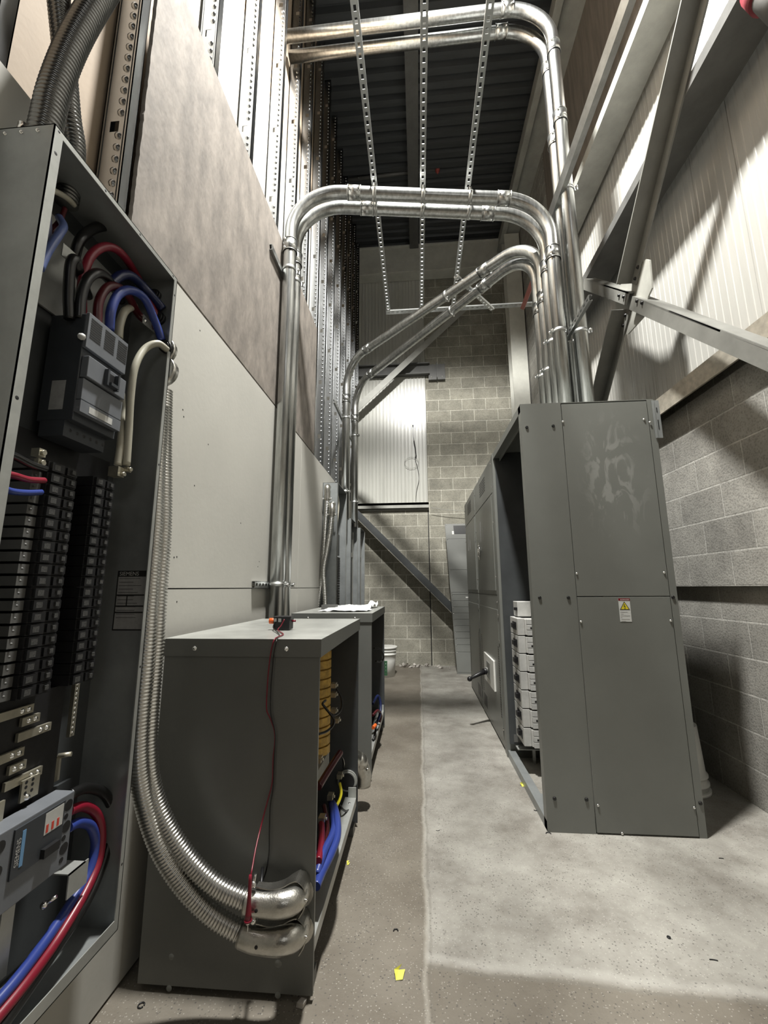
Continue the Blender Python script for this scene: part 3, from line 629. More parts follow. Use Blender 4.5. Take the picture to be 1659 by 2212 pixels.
# insulation tester with its leads
t = Thing('test_meter', 'small black test meter with an orange knob on the nearer transformer lid', 'test meter', at(607, 1362, z=TH))
c = at(606, 1362, z=TH+.001); cx, cy, z0 = c.x+.002, c.y+.03, TH+.001
t.part('body', MB().prism([(cx-.034, cy-.03, z0+.003), (cx+.034, cy-.03, z0+.003), (cx+.034, cy-.028, z0+.035), (cx+.040, cy-.026, z0+.056), (cx-.036, cy-.026, z0+.056), (cx-.034, cy-.028, z0+.035)], (0, .055, 0)), BLACK, bevel=.002)
t.part('knob', MB().cyl((cx-.034, cy, z0+.036), (cx-.060, cy, z0+.036), .012, 14), ORANGE)
t.part('pin', MB().cyl((cx+.036, cy, z0+.036), (cx+.052, cy, z0+.036), .004, 8), RED)
t.part('terminal', MB().box(cx-.012, cx+.0, cy-.034, cy-.03, z0+.034, z0+.048).box(cx-.03, cx-.02, cy-.034, cy-.03, z0+.036, z0+.048), RIM)
yf = TY0-.011
rp = [Vector((cx+.014, cy-.034, z0+.045)), Vector((cx+.004, cy-.045, z0+.02)), Vector((cx+.0, cy-.07, z0+.006)), at(612, 1370, z=TH+.004), at(600, 1376, z=TH+.004), at(592, 1383, y=yf)]
rp += [at(px, py, y=yy) for px, py, yy in ((585, 1410, yf), (580, 1450, yf), (577, 1490, yf), (576, 1532, yf), (584, 1552, yf), (592, 1575, yf), (594, 1600, yf), (590, 1640, yf), (588, 1690, yf), (578, 1730, yf), (565, 1780, yf-.01), (553, 1830, 1.40), (544, 1880, 1.345), (541, 1893, 1.34))]
t = Thing('test_lead', 'thin red test lead hanging down the front of the nearer transformer to its probe', 'test lead', rp[0], 'test leads')
t.part('wire', MB().tube(smooth(rp, 6), .0022, 8), RED)
a, b = at(541, 1890, y=1.335), at(536, 1985, y=1.335)
t.part('probe', MB().tube([a, a.lerp(b, .1), a.lerp(b, .6), a.lerp(b, .88), b], [.004, .0052, .0058, .0085, .010], 14).cyl(b-Vector((0, 0, .001)), b-Vector((0, 0, .006)), .011, 14), RED)
t.part('probe_tip', MB().cyl(b, at(535, 2018, y=1.335), .0012, 8).cyl(b-Vector((0, 0, .004)), b-Vector((0, 0, .014)), .009, 12, .005), CHROME)
bp = [Vector((cx-.026, cy-.032, z0+.035)), Vector((cx-.028, cy-.045, z0+.012)), at(603, 1371, z=TH+.003), at(598, 1382, y=yf)]
bp += [at(px, py, y=yf) for px, py in ((592, 1410), (588, 1450), (585, 1490), (585, 1540), (594, 1585), (592, 1640), (590, 1700), (584, 1740), (582, 1790), (581, 1840), (575, 1880), (566, 1906))]+[at(563, 1925, y=1.40)]
t = Thing('test_lead', 'thin black test lead hanging beside the red one on the transformer front', 'test lead', bp[0], 'test leads')
t.part('wire', MB().tube(smooth(bp, 6), .0022, 8), SHINYB); t.part('probe', MB().cyl(bp[-2]+Vector((0, 0, .04)), bp[-1], .005, 10), BLACK)

# ------------------------------------------------------------------ switchgear
GX0, GX1, GY0, GYm, GY1, GH = .625, 1.388, 2.44, 3.395, 5.6, 2.30
def smear_mat(c):
    m = GEARM.copy(); m.name = 'smeared_enamel'; nt = m.node_tree; b = nt.nodes['Principled BSDF']; N = nt.nodes.new; L = nt.links.new
    tc = N('ShaderNodeTexCoord'); mp = N('ShaderNodeMapping'); mp.inputs['Location'].default_value = (-c.x/.20, 0, -c.z/.40); mp.inputs['Scale'].default_value = (1/.20, 0, 1/.40)
    L(tc.outputs['Object'], mp.inputs[0]); ln = N('ShaderNodeVectorMath'); ln.operation = 'LENGTH'; L(mp.outputs[0], ln.inputs[0])
    r1 = N('ShaderNodeMapRange'); r1.inputs[1].default_value = .45; r1.inputs[2].default_value = 1.05; r1.inputs[3].default_value = 1; r1.inputs[4].default_value = 0; L(ln.outputs['Value'], r1.inputs[0])
    mp2 = N('ShaderNodeMapping'); mp2.inputs['Scale'].default_value = (9, 1, 4.5); mp2.inputs['Rotation'].default_value = (0, .35, 0); L(tc.outputs['Object'], mp2.inputs[0])
    n = N('ShaderNodeTexNoise'); n.inputs['Scale'].default_value = 1.3; n.inputs['Detail'].default_value = 5; n.inputs['Distortion'].default_value = 1.8; L(mp2.outputs[0], n.inputs['Vector'])
    r2 = N('ShaderNodeMapRange'); r2.inputs[1].default_value = .52; r2.inputs[2].default_value = .60; L(n.outputs[0], r2.inputs[0])
    mu = N('ShaderNodeMath'); mu.operation = 'MULTIPLY'; L(r1.outputs[0], mu.inputs[0]); L(r2.outputs[0], mu.inputs[1])
    mx = N('ShaderNodeMix'); mx.data_type = 'RGBA'; src = b.inputs['Base Color'].links[0].from_socket; L(src, mx.inputs[6]); mx.inputs[7].default_value = (.205, .21, .195, 1); L(mu.outputs[0], mx.inputs[0]); L(mx.outputs[2], b.inputs['Base Color'])
    return m
S = Thing('switchgear_cabinet', 'tall grey switchgear cabinet nearest the camera, open on its left side', 'switchgear', (1.0, 2.9, 0))
e = GY0
S.part('end_panel', MB().box(GX0, GX0+.236, e, e+.003, .0, GH-.004).box(GX0, GX0+.003, e+.003, e+.055, .0, GH-.004).box(GX0+.003, GX0+.03, e+.052, e+.055, 0, GH-.01), GEARM)
S.part('cover', MB().box(GX0+.240, GX1-.040, e-.003, e+.012, 1.168, GH-.012), GEARM, label='upper rear cover with dusty hand smears', bevel=.0015).data.materials[0] = smear_mat(at(1325, 1030, y=GY0)-S.loc)
S.part('cover', MB().box(GX0+.240, GX1-.040, e-.003, e+.012, .008, 1.163), GEARM, label='lower rear cover with a warning label', bevel=.0015)
S.part('edge_post', MB().box(GX1-.037, GX1, e, e+.003, 0, GH-.004).box(GX1-.003, GX1, e+.003, e+.06, 0, GH-.004), GEARM)
S.part('top_plate', MB().box(GX0, GX1, e, GYm, GH-.004, GH), GEARM)
S.part('side_panel', MB().box(GX1-.006, GX1-.003, e+.06, GYm, 0, GH-.004), GEARM)
S.part('divider', MB().box(GX0+.01, GX1-.01, GYm-.03, GYm-.025, .10, GH-.01), INNER)
S.part('top_rail', MB().box(GX0, GX0+.045, e+.004, GYm, GH-.05, GH-.004).box(GX0+.045, GX0+.05, e+.004, GYm, GH-.075, GH-.03), GEARM)
S.part('bottom_rail', MB().box(GX0, GX0+.004, e+.004, GYm, .0, .045).box(GX0, GX0+.05, e+.004, GYm, .045, .049).box(GX0+.05, GX0+.085, e+.004, e+.30, .045, .048), BOXM)
S.part('shelf', MB().box(GX0+.05, GX1-.02, GYm-.10, GYm-.03, .085, .092).box(GX0+.25, GX0+.31, GYm-.12, GYm-.10, .0, .25).box(GX0+.15, GX0+.17, GYm-.10, GYm-.08, 0, .085), RIM)
S.part('rear_slot_bracket', MB().box(GX1+.001, GX1+.028, e-.004, e-.001, GH-.24, GH-.01).box(GX1-.012, GX1+.001, e-.006, e-.003, GH-.24, GH-.01), BOXM, label='galvanised joining strip with slots')
S.part('slot', MB().box(GX1+.009, GX1+.014, e-.005, e-.0045, GH-.19, GH-.13).box(GX1+.009, GX1+.014, e-.005, e-.0045, GH-.085, GH-.055), BLACK)
yb = e-.0005
for px, py in ((1138, 923), (1195, 920), (1166, 1291), (1228, 1291), (1198, 1725), (1267, 1727), (1454, 1290), (1513, 1735)):
    p = at(px, py, y=yb); S.part('bolt', MB().cyl(p-Vector((0, .005, 0)), p, .0075, 12, .0095), BOLTM)
for px, py in ((1216, 911), (1391, 906), (1246, 1239), (1435, 1237), (1255, 1343), (1449, 1341), (1292, 1740), (1500, 1745), (1345, 1808), (1404, 912)):
    p = at(px, py, y=yb-.004); p.z = max(p.z, .01); S.part('screw', MB().dome(p, (0, -1, 0), .0065, .005), CHROME)
# warning label
q = at(1335, 1292, y=e-.004); q2 = at(1367, 1343, y=e-.004); lx0, lx1, lz1, lz0 = q.x, q.x+(q2.x-q.x)*.93, q.z-.001, q2.z; yl = e-.0042; w = lx1-lx0
lab = S.part('warning_label', MB().box(lx0, lx1, yl, e-.003, lz0, lz1), SIGNW, label='white label with a red header and a yellow triangle')
S.part('header', MB().box(lx0, lx1, yl-.0004, yl, lz1-.013, lz1), SIGNR, lab)
S.part('header_text', text_mb('DANGER', .0095, (lx0+w*.30, yl-.0006, lz1-.0105), (1, 0, 0), (0, 0, 1)), SIGNW, lab)
S.part('header_mark', MB().prism([(lx0+w*.18, yl-.0008, lz1-.0105), (lx0+w*.28, yl-.0008, lz1-.0105), (lx0+w*.23, yl-.0008, lz1-.003)], (0, .0003, 0)), SIGNW, lab)
tc, tz, ts = lx0+w*.5, lz1-.045, .026
tri = lambda s_, yy: [(tc-s_, yy, tz-s_*.62), (tc+s_, yy, tz-s_*.62), (tc, yy, tz+s_*1.1)]
S.part('triangle_border', MB().prism(tri(ts, yl-.0006), (0, .0004, 0)), INK, lab); S.part('triangle', MB().prism(tri(ts*.78, yl-.0009), (0, .0003, 0)), SIGNY, lab)
S.part('shock_arrow', MB().prism([(tc-.003, yl-.0012, tz+.014), (tc+.001, yl-.0012, tz+.014), (tc-.001, yl-.0012, tz+.003), (tc+.004, yl-.0012, tz+.004), (tc+.0015, yl-.0012, tz-.008), (tc+.003, yl-.0012, tz-.008), (tc, yl-.0012, tz-.014), (tc-.003, yl-.0012, tz-.008), (tc-.0005, yl-.0012, tz-.008), (tc+.001, yl-.0012, tz), (tc-.005, yl-.0012, tz-.001)], (0, .0003, 0)), INK, lab)
mb = MB()
for k, (a_, b_) in enumerate(((.08, .7), (.1, .35), (.08, .9), (.08, .2), (.1, .85), (.1, .5))): mb.box(lx0+w*a_, lx0+w*b_, yl-.0004, yl, lz1-.072-k*.0095-.0025, lz1-.072-k*.0095)
S.part('small_print', mb, LABELG, lab)
# breakers inside, handles towards the open side
mb = MB()
ybk0, ybk1 = 3.06, 3.32
S.part('breaker_mount', MB().box(.84, .87, ybk0-.02, ybk1, .14, 1.13), BOLTM)
zt = 1.115
o = S.part('circuit_breaker', MB().box(.705, .80, ybk0+.13, ybk1, zt-.105, zt).box(.80, .84, ybk0+.03, ybk1, zt-.10, zt), LABELM, bevel=.003)
S.part('handle', MB().box(.690, .705, ybk1-.13, ybk1-.08, zt-.062, zt-.042), BLACK, o)
for k in range(7):
    z1 = zt-.112-k*.118; z0_ = z1-.112
    mbp = MB().box(.676, .722, ybk0+.02, ybk1, z0_, z1)
    mbp.box(.730, .795, ybk0-.02, ybk0+.10, z0_+.002, z0_+.036).box(.730, .795, ybk0-.02, ybk0+.10, z0_+.039, z0_+.073).box(.730, .795, ybk0-.02, ybk0+.10, z0_+.076, z0_+.110)
    mbp.box(.722, .80, ybk0+.0, ybk1, z0_+.004, z1-.004)
    o = S.part('circuit_breaker', mbp, LABELM, bevel=.002)
    S.part('handle', MB().box(.655, .676, ybk0+.09, ybk0+.14, z0_+.045, z0_+.075).box(.672, .676, ybk0+.06, ybk0+.17, z0_+.032, z0_+.085), BLACK, o)
    S.part('rating_mark', MB().box(.750, .775, ybk0-.0205, ybk0-.020, z0_+.046, z0_+.058), INK, o)
S.part('nameplate', MB().box(.665, .76, GYm-.034, GYm-.030, .115, .165), STEELD)

def gear_section(y0, y1, label, handle, first):
    t = Thing('switchgear_section', label, 'switchgear', (1.0, (y0+y1)/2, 0), 'closed switchgear sections'); x = GX0
    t.part('body', MB().box(x+.012, GX1, y0, y1, 0, GH), GEARM)
    if first: t.part('corner_post', MB().box(x-.006, x+.012, y0, y0+.03, 0, GH).box(x-.002, x+.012, y0+.035, y0+.10, 0, GH), GREY)
    a, b = y0+(.11 if first else .02), y1-.01
    t.part('vent_panel', MB().box(x, x+.012, a, b, 2.0, GH-.01), GEARM, bevel=.001)
    t.part('upper_door', MB().box(x-.004, x+.012, a+.05, b-.06, 1.19, 1.985), GEARM, bevel=.002)
    t.part('upper_frame', MB().box(x+.002, x+.012, a, b, 1.16, 1.995), GEARM)
    t.part('lower_frame', MB().box(x+.002, x+.012, a, b, .02, 1.15), GEARM)
    t.part('lower_door', MB().box(x-.002, x+.012, a+.03, b-.05, .07, 1.04), GEARM, bevel=.002)
    m = (a+b)/2
    g = MB()
    for i in range(7):
        for j in range(6): g.box(x-.0015, x, m-.17+i*.05, m-.17+i*.05+.034, 2.10+j*.024, 2.10+j*.024+.012)
    t.part('vent', g, BOLTM)
    g = MB()
    for j in range(30):
        for yy in (a+.055, b-.12): g.box(x-.0035, x-.002, yy, yy+.03, .22+j*.018, .22+j*.018+.009)
    t.part('louvre', g, BOLTM)
    for yy, zz in ((a+.02, 2.25), (a+.02, 2.05), (b-.03, 2.2), (a+.02, 1.75), (a+.02, 1.3), (b-.02, 1.8), (b-.02, 1.3), (a+.02, 1.10), (a+.015, 1.0), (b-.02, 1.0), (a+.015, .8), (b-.02, .2), (a+.02, .15)):
        t.part('screw', MB().dome((x, yy, zz), (-1, 0, 0), .008, .006), CHROME)
    for yy in (m+.05, m+.22): t.part('door_label', MB().box(x-.005, x-.004, yy-.05, yy, 1.66, 1.86 if yy > m+.1 else 1.78), LABELG)
    if handle:
        c = Vector((x-.004, m+.28, 1.575))
        r = [c+Vector((-.012, .055*math.cos(k/20*2*math.pi), .055*math.sin(k/20*2*math.pi))) for k in range(21)]
        t.part('latch', MB().tube(r, .007, 8, False).cyl(c, c+Vector((-.022, 0, 0)), .030, 16).box(c.x-.01, c.x, c.y-.015, c.y+.015, c.z-.085, c.z+.085), CHROME)
        pl = t.part('handle_plate', MB().box(x-.018, x-.002, 3.76, 4.29, .365, .61), WHITE, bevel=.003)
        t.part('plate_surround', MB().box(x-.024, x-.018, 3.93, 4.10, .42, .56), GREY, pl)
        h = t.part('operating_handle', MB().tube([(x-.018, 4.08, .475), (x-.06, 4.05, .47)], .026, 14).tube([(x-.05, 4.06, .47), (x-.10, 4.03, .455), (x-.19, 3.97, .425)], [.024, .018, .013], 12).ball((x-.195, 3.965, .424), .022, 12), BLACK, label='black operating handle')
        t.part('handle_collar', MB().cyl((x-.03, 4.065, .473), (x-.035, 4.062, .4725), .034, 14), LABELM, h)
    t.part('bottom_vent', MB().box(x-.003, x-.002, b-.30, b-.10, .09, .20) if handle else MB().box(x-.003, x-.002, a+.1, a+.3, .09, .2), BOLTM)
    return t
gear_section(GYm, 4.60, 'closed grey switchgear section with a white handle plate and black handle low on its door', True, True)
gear_section(4.605, 5.6, 'farthest closed grey switchgear section in the row', False, False)

# leaning cover panel at the end of the row
B0, B1 = at(988, 1456, z=0), at(961, 1132, y=6.72); wv = Vector((.42, 0, 0)); up = (B1-B0); H_ = up.length; upn = up.normalized(); nn = upn.cross(Vector((1, 0, 0))).normalized(); nn = nn if nn.y < 0 else -nn
t = Thing('cover_panel', 'tall grey cover panel with many narrow blanks leaning beyond the switchgear', 'cover panel', B0)
def slab(u0, u1, h0, h1, d0, d1):
    P = lambda u, h, d: B0+Vector((u, 0, 0))+upn*h+nn*d
    return MB().hexa([P(u0, h0, d0), P(u1, h0, d0), P(u1, h0, d1), P(u0, h0, d1), P(u0, h1, d0), P(u1, h1, d0), P(u1, h1, d1), P(u0, h1, d1)])
t.part('frame', slab(0, .42, 0.003, H_, -.04, 0), GREY)
hs = [.02, .30, .40, .49, .58, .67, .76, .85, .94, 1.03, 1.12, 1.155, 1.50, 1.99, H_-.003]
for a, b in zip(hs, hs[1:]): t.part('blank', slab(.012, .415, a+.003, b-.003, 0, .004), GREY)
t.part('vent', slab(.13, .40, H_-.17, H_-.03, .004, .006), BOLTM); t.part('tag', slab(.10, .13, H_-.175, H_-.12, .004, .007), WHITE); t.part('vent', slab(.26, .38, .12, .30, .004, .006), BOLTM)
t.part('tag', slab(.22, .26, 1.07, 1.09, .004, .006), WHITE)
for h in hs[1:]: t.part('screw', MB().dome(B0+Vector((.02, 0, 0))+upn*(h-.01)+nn*.004, nn, .009, .006), CHROME)

# ------------------------------------------------------------------ buckets, debris
def bucket(cx, cy, r, h, inv, label, print_):
    t = Thing('plastic_bucket', label, 'bucket', (cx, cy, 0), None)
    prof = [(0, .84), (.55, .93), (.72, .955), (.73, 1.03), (.76, 1.03), (.77, .965), (.84, .97), (.85, 1.05), (.88, 1.05), (.89, .98), (.96, .99)]
    P = [Vector((cx, cy, h*(1-a if inv else a)+.001)) for a, b in prof]; R = [r*b for a, b in prof]
    t.part('pail', MB().tube(P, R, 28), WHITE)
    z0, z1 = (0.001, h*.05) if inv else (h*.94, h)
    t.part('lid', MB().cyl((cx, cy, z0), (cx, cy, z1), r*1.08, 28), WHITE)
    if print_:
        mb = MB()
        for k in range(9):
            z = .03+k*.022
            for a0, a1 in ((-1.62, -1.50), (-1.46, -1.34)) if k % 2 else ((-1.62, -1.34),):
                for s_ in range(3):
                    b0 = a0+(a1-a0)*s_/3; b1 = a0+(a1-a0)*(s_+1)/3; rr = r*(.865+.09*(z/h)/.55*.9)+.004
                    mb.hexa([(cx+rr*math.cos(b0), cy+rr*math.sin(b0), z), (cx+rr*math.cos(b1), cy+rr*math.sin(b1), z), (cx+(rr-.004)*math.cos(b1), cy+(rr-.004)*math.sin(b1), z), (cx+(rr-.004)*math.cos(b0), cy+(rr-.004)*math.sin(b0), z),
                             (cx+rr*math.cos(b0), cy+rr*math.sin(b0), z+.016), (cx+rr*math.cos(b1), cy+rr*math.sin(b1), z+.016), (cx+(rr-.004)*math.cos(b1), cy+(rr-.004)*math.sin(b1), z+.016), (cx+(rr-.004)*math.cos(b0), cy+(rr-.004)*math.sin(b0), z+.016)])
        t.part('print', mb, GREENI)
    return t
c = at(832, 1463, z=0); bucket(c.x, c.y+.1, .152, .40, False, 'white lidded bucket with green print on the floor beyond the farther transformer', True)
c = at(1500, 1690, z=0); bucket(1.585, 3.0, .145, .375, True, 'pale bucket standing upside down in the shade behind the switchgear', False)
random.seed(11)
def crumple(px, py, size, m, label, cat, group, z=.0):
    c = at(px, py, z=0); mb = MB(); n = 5
    for i in range(n):
        a = c+Vector((random.uniform(-.5, .5)*size, random.uniform(-.4, .4)*size, 0)); d = [Vector((random.uniform(-.5, .5)*size, random.uniform(-.4, .4)*size, random.uniform(.0, .35)*size)) for _ in range(3)]
        b = len(mb.v); a.z = .002; mb.v += [a, a+d[0], a+d[0]+d[1]*.6+Vector((0, 0, .002)), a+d[1]]
        for k in range(b, b+4): mb.v[k].z = max(.002, mb.v[k].z)
        mb.face([b, b+1, b+2, b+3])
    mb.face([0, 1, 2]); return single(cat.replace(' ', '_'), mb, m, label, cat, group, 0, (c.x, c.y, 0))
where = ['left of the dark wall joint', 'under the foot of the dark slanting brace', 'just left of the dark wall joint', 'just right of the dark wall joint', 'nearest the leaning cover panel', 'beside the white bucket', 'midway between bucket and wall joint']
for k, (px, py) in enumerate(((893, 1441), (910, 1440), (925, 1441), (946, 1443), (964, 1446), (868, 1440), (880, 1442))):
    crumple(px, py, .12, DEBRIS, 'torn paper scrap at the far wall base, ' + where[k], 'paper scrap', 'scraps along the far wall')
YT = mat('yellow_tape', (.62, .60, .10), .6)
for px, py, s_, w in ((863, 2108, .035, 'yellow tape scrap on the dark concrete near the bottom edge'), (1130, 1697, .035, 'bright yellow scrap beside the open switchgear base'), (752, 1867, .014, 'tiny yellow scrap beside the nearer transformer')):
    c = at(px, py, z=0); mb = MB()
    mb.v += [c+Vector((-.3*s_, -.5*s_, .001)), c+Vector((.3*s_, -.45*s_, .003)), c+Vector((.5*s_, .5*s_, .006)), c+Vector((-.1*s_, .55*s_, .002)), c+Vector((-.5*s_, .2*s_, .012)), c+Vector((.2*s_, .9*s_, .010))]
    mb.face([0, 1, 2, 3]); mb.face([0, 4, 5, 3]); single('tape_scrap', mb, YT, w, 'tape scrap', 'yellow scraps', 0, (c.x, c.y, 0))
def curl(px, py, r, arc, rot, label, m=BLACK, th=.0022):
    c = at(px, py, z=0); pts = [c+Vector((r*math.cos(rot+arc*k/8), r*math.sin(rot+arc*k/8), th)) for k in range(9)]
    single('wire_snip', MB().tube(pts, th, 6), m, label, 'wire snip', 'wire snips on the floor', 0, (c.x, c.y, 0))
curl(855, 2012, .008, 3.4, 0, 'small black curl on the concrete in the middle of the aisle'); curl(1185, 1802, .012, 3.0, 0, 'black curl at the corner foot of the switchgear')
curl(1157, 1750, .010, 2.6, 3.4, 'black curl beside the switchgear bottom rail'); curl(1445, 2026, .005, 5.6, 0, 'small black ring on the pale slab at lower right')
curl(1560, 2103, .05, .5, 1.2, 'long dark snip on the pale slab near the lower right edge', BLACK, .0016); curl(1573, 1870, .05, .4, 1.3, 'straight dark snip on the pale slab near the right wall', BLACK, .0016)
curl(945, 1792, .012, 2, 4, 'thin dark snip on the slab beside the floor joint', BLACK, .0012); curl(305, 2173, .009, 5.8, 0, 'black ring lying before the nearer transformer', BLACK, .002)
c = at(650, 2172, z=0); single('paper_scrap', MB().prism([(c.x-.013, c.y-.008, .001), (c.x+.008, c.y-.012, .001), (c.x+.014, c.y+.006, .001), (c.x-.004, c.y+.010, .001)], (.002, 0, .012)), DEBRIS, 'white crumb at the front corner foot of the nearer transformer', 'paper scrap')
# cords on the far wall
yy = FY-.03
t = Thing('hanging_cord', 'thin dark cord with a loose loop hanging on the far wall siding', 'cord', at(893, 920, y=yy))
t.part('cord', MB().tube(path([(892, 918), (893, 945), (897, 965), (898, 985), (897, 993), (902, 1010), (905, 1035), (900, 1060), (898, 1083)], y=yy), .004, 6), SHINYB)
t.part('splice', MB().tube(path([(894, 952), (897, 968), (899, 986)], y=yy-.01), .010, 6).ball(at(892, 919, y=yy), .012).ball(at(898, 988, y=yy), .014), BLACK)
c = at(889, 1000, y=yy); t.part('loop', MB().tube([c+Vector((.12*math.cos(k/24*6.283), -.01, .10*math.sin(k/24*6.283))) for k in range(25)], .003, 6, False), STEELP)
single('wall_wire', MB().tube(path([(931, 1096), (965, 1101), (1004, 1104)], y=6.9), .004, 6), STEELP, 'thin wire stretched from the far siding sill towards the switchgear', 'wire')
# ------------------------------------------------------------------ open electrical panel nearest the camera
PX, PB, PY0, PY1, PZ0, PZ1 = -.80, -.953, .722, 1.215, .345, 2.257
A = Thing('electrical_panel', 'large open electrical panel at the left edge, full of breakers and thick coloured cables', 'electrical panel', (PB, .97, PZ0), 'open panels on the left wall')
t_ = .0025
A.part('back', MB().box(PB, PB+t_, PY0, PY1, PZ0, PZ1), INNER)
A.part('near_side', MB().box(PB, PX, PY0, PY0+t_, PZ0, PZ1), BOXM)
A.part('far_side', MB().box(PB, PX, PY1-t_, PY1, PZ0, PZ1), BOXM)
A.part('top', MB().box(PB, PX, PY0, PY1, PZ1-t_, PZ1), BOXM); A.part('bottom', MB().box(PB, PX, PY0, PY1, PZ0, PZ0+t_), BOXM)
A.part('front_flange', MB().box(PX-t_, PX, PY0, PY0+.024, PZ0, PZ1).box(PX-t_, PX, PY1-.016, PY1, PZ0, PZ1).box(PX-t_, PX, PY0+.024, PY1-.016, PZ1-.016, PZ1).box(PX-t_, PX, PY0+.024, PY1-.016, PZ0, PZ0+.03), RIM, label='pale steel front flange with screw holes')
mb = MB()
for y in (PY0+.012, .88, 1.02, 1.19): mb.dome((PX, y, PZ1-.008), (1, 0, 0), .0035, .0004)
for z in (2.19, 1.60, 1.0, .5): mb.dome((PX, PY0+.012, z), (1, 0, 0), .0045, .0004); mb.dome((PX, PY1-.008, z), (1, 0, 0), .0035, .0004)
A.part('flange_hole', mb, BLACK)
for x in (-.92, -.88, -.84): A.part('screw', MB().dome((x, PY0, PZ1-.016), (0, -1, 0), .0045, .004).dome((x+.01, PY0+.1, PZ1), (0, 0, 1), .006, .006), CHROME)
A.part('hub', MB().cyl((-.90, PY0+.02, PZ1), (-.90, PY0+.02, PZ1+.03), .012, 10).cyl((-.86, PY0+.03, PZ1+.015), (-.91, PY0+.03, PZ1+.015), .006, 8), CHROME)
# connector boss on the outside of the far side
A.part('side_boss', MB().tube([(-.835, PY1, 2.0), (-.835, PY1+.02, 2.0)], .045, 20).tube([(-.835, PY1, 1.93), (-.835, PY1+.03, 1.93)], .05, 20), CAST)
# galvanised pans behind and below
A.part('mounting_plate', MB().box(PB+.006, PB+.012, .80, 1.13, 1.93, 2.19), RIM); A.part('interior_pan', MB().box(PB+.004, PB+.02, .76, 1.17, .98, 1.60), BLACK)
A.part('lower_pan', MB().box(PB+.004, PB+.014, .78, 1.17, PZ0+.03, .72), INNER)
def pcable(pts, r, m, x=-.85, label=None): A.part('cable', tube_of(path(pts, x=x), r, 14), m, label=label)
fx = lambda px, py, y: at(px, py, y=y)
def mcable(pts, r, m, label=None):      # waypoints (px, py, 'x'|'y', plane)
    P = [at(a, b, **{k: v_}) for a, b, k, v_ in pts]; A.part('cable', MB().tube(smooth(P, 10), r, 14), m, label=label)
Yw = PY1-.012
mcable([(150, 690, 'x', -.875), (148, 640, 'x', -.875), (152, 575, 'x', -.87), (162, 560, 'x', -.87), (172, 590, 'x', -.88), (190, 640, 'x', -.93)], .0125, SHINYB, 'thick black cable')
mcable([(178, 695, 'x', -.89), (178, 610, 'x', -.875), (195, 555, 'x', -.87), (228, 533, 'x', -.865), (262, 547, 'x', -.86), (295, 595, 'y', 1.15), (322, 650, 'y', 1.18), (340, 685, 'y', Yw)], .0115, RED, 'thick dark red cable')
mcable([(160, 560, 'x', -.91), (172, 520, 'x', -.90), (200, 495, 'x', -.90), (232, 490, 'x', -.90), (262, 505, 'x', -.90), (290, 540, 'y', 1.19)], .013, SHINYB)
mcable([(172, 690, 'x', -.86), (176, 640, 'x', -.86), (190, 603, 'x', -.858), (212, 590, 'x', -.858), (235, 605, 'x', -.87), (262, 650, 'x', -.90)], .0125, SHINYB)
mcable([(210, 700, 'x', -.862), (213, 655, 'x', -.86), (228, 625, 'x', -.858), (248, 618, 'x', -.858), (275, 636, 'x', -.87), (300, 680, 'y', 1.17), (335, 710, 'y', Yw)], .0115, REDD, 'dark red cable')
mcable([(236, 712, 'x', -.855), (240, 670, 'x', -.85), (256, 636, 'x', -.848), (282, 627, 'x', -.845), (312, 645, 'x', -.84), (333, 690, 'y', 1.17), (350, 735, 'y', Yw)], .0125, BLUE, 'thick blue cable looping over the main breaker')
mcable([(240, 612, 'x', -.885), (262, 595, 'x', -.88), (285, 597, 'x', -.875), (315, 625, 'y', 1.16), (352, 668, 'y', Yw)], .014, BLUED, 'dark blue cable')
mcable([(256, 730, 'x', -.875), (259, 700, 'x', -.875), (270, 672, 'x', -.88), (290, 660, 'x', -.90)], .0115, WHITEC)
mcable([(273, 1005, 'x', -.845), (278, 930, 'x', -.845), (282, 860, 'x', -.843), (291, 795, 'x', -.84), (312, 755, 'x', -.838), (340, 742, 'y', 1.17), (362, 756, 'y', Yw)], .0105, WHITEC, 'thick white neutral cable running down to a lug')
mcable([(254, 1005, 'x', -.86), (260, 960, 'x', -.86), (264, 900, 'x', -.87), (262, 850, 'x', -.89)], .010, WHITEC)
mcable([(86, 580, 'x', -.86), (105, 540, 'x', -.86), (128, 505, 'x', -.86), (137, 488, 'x', -.87), (128, 470, 'x', -.90)], .0095, mat('pale_blue_cable', (.10, .14, .33), .3), 'glossy pale blue cable behind the near flange')
mcable([(84, 560, 'x', -.88), (98, 530, 'x', -.88), (103, 490, 'x', -.89), (100, 460, 'x', -.91)], .009, mat('pale_violet_cable', (.22, .24, .36), .3))
mcable([(95, 410, 'x', -.87), (118, 413, 'x', -.87), (145, 428, 'x', -.88), (160, 442, 'x', -.89)], .007, WHITEC); mcable([(110, 500, 'x', -.90), (130, 475, 'x', -.90), (140, 450, 'x', -.90)], .006, REDD)
mcable([(0, 975, 'x', -.83), (30, 985, 'x', -.84), (65, 1003, 'x', -.85), (98, 1014, 'x', -.86)], .0085, SHINYB)
mcable([(-5, 1020, 'x', -.83), (30, 1027, 'x', -.83), (62, 1036, 'x', -.84), (95, 1038, 'x', -.85)], .007, RED, 'short red cable at the left edge')
mcable([(-8, 1045, 'x', -.83), (20, 1060, 'x', -.83), (55, 1064, 'x', -.84), (88, 1063, 'x', -.85)], .007, BLUE, 'short blue cable at the left edge')
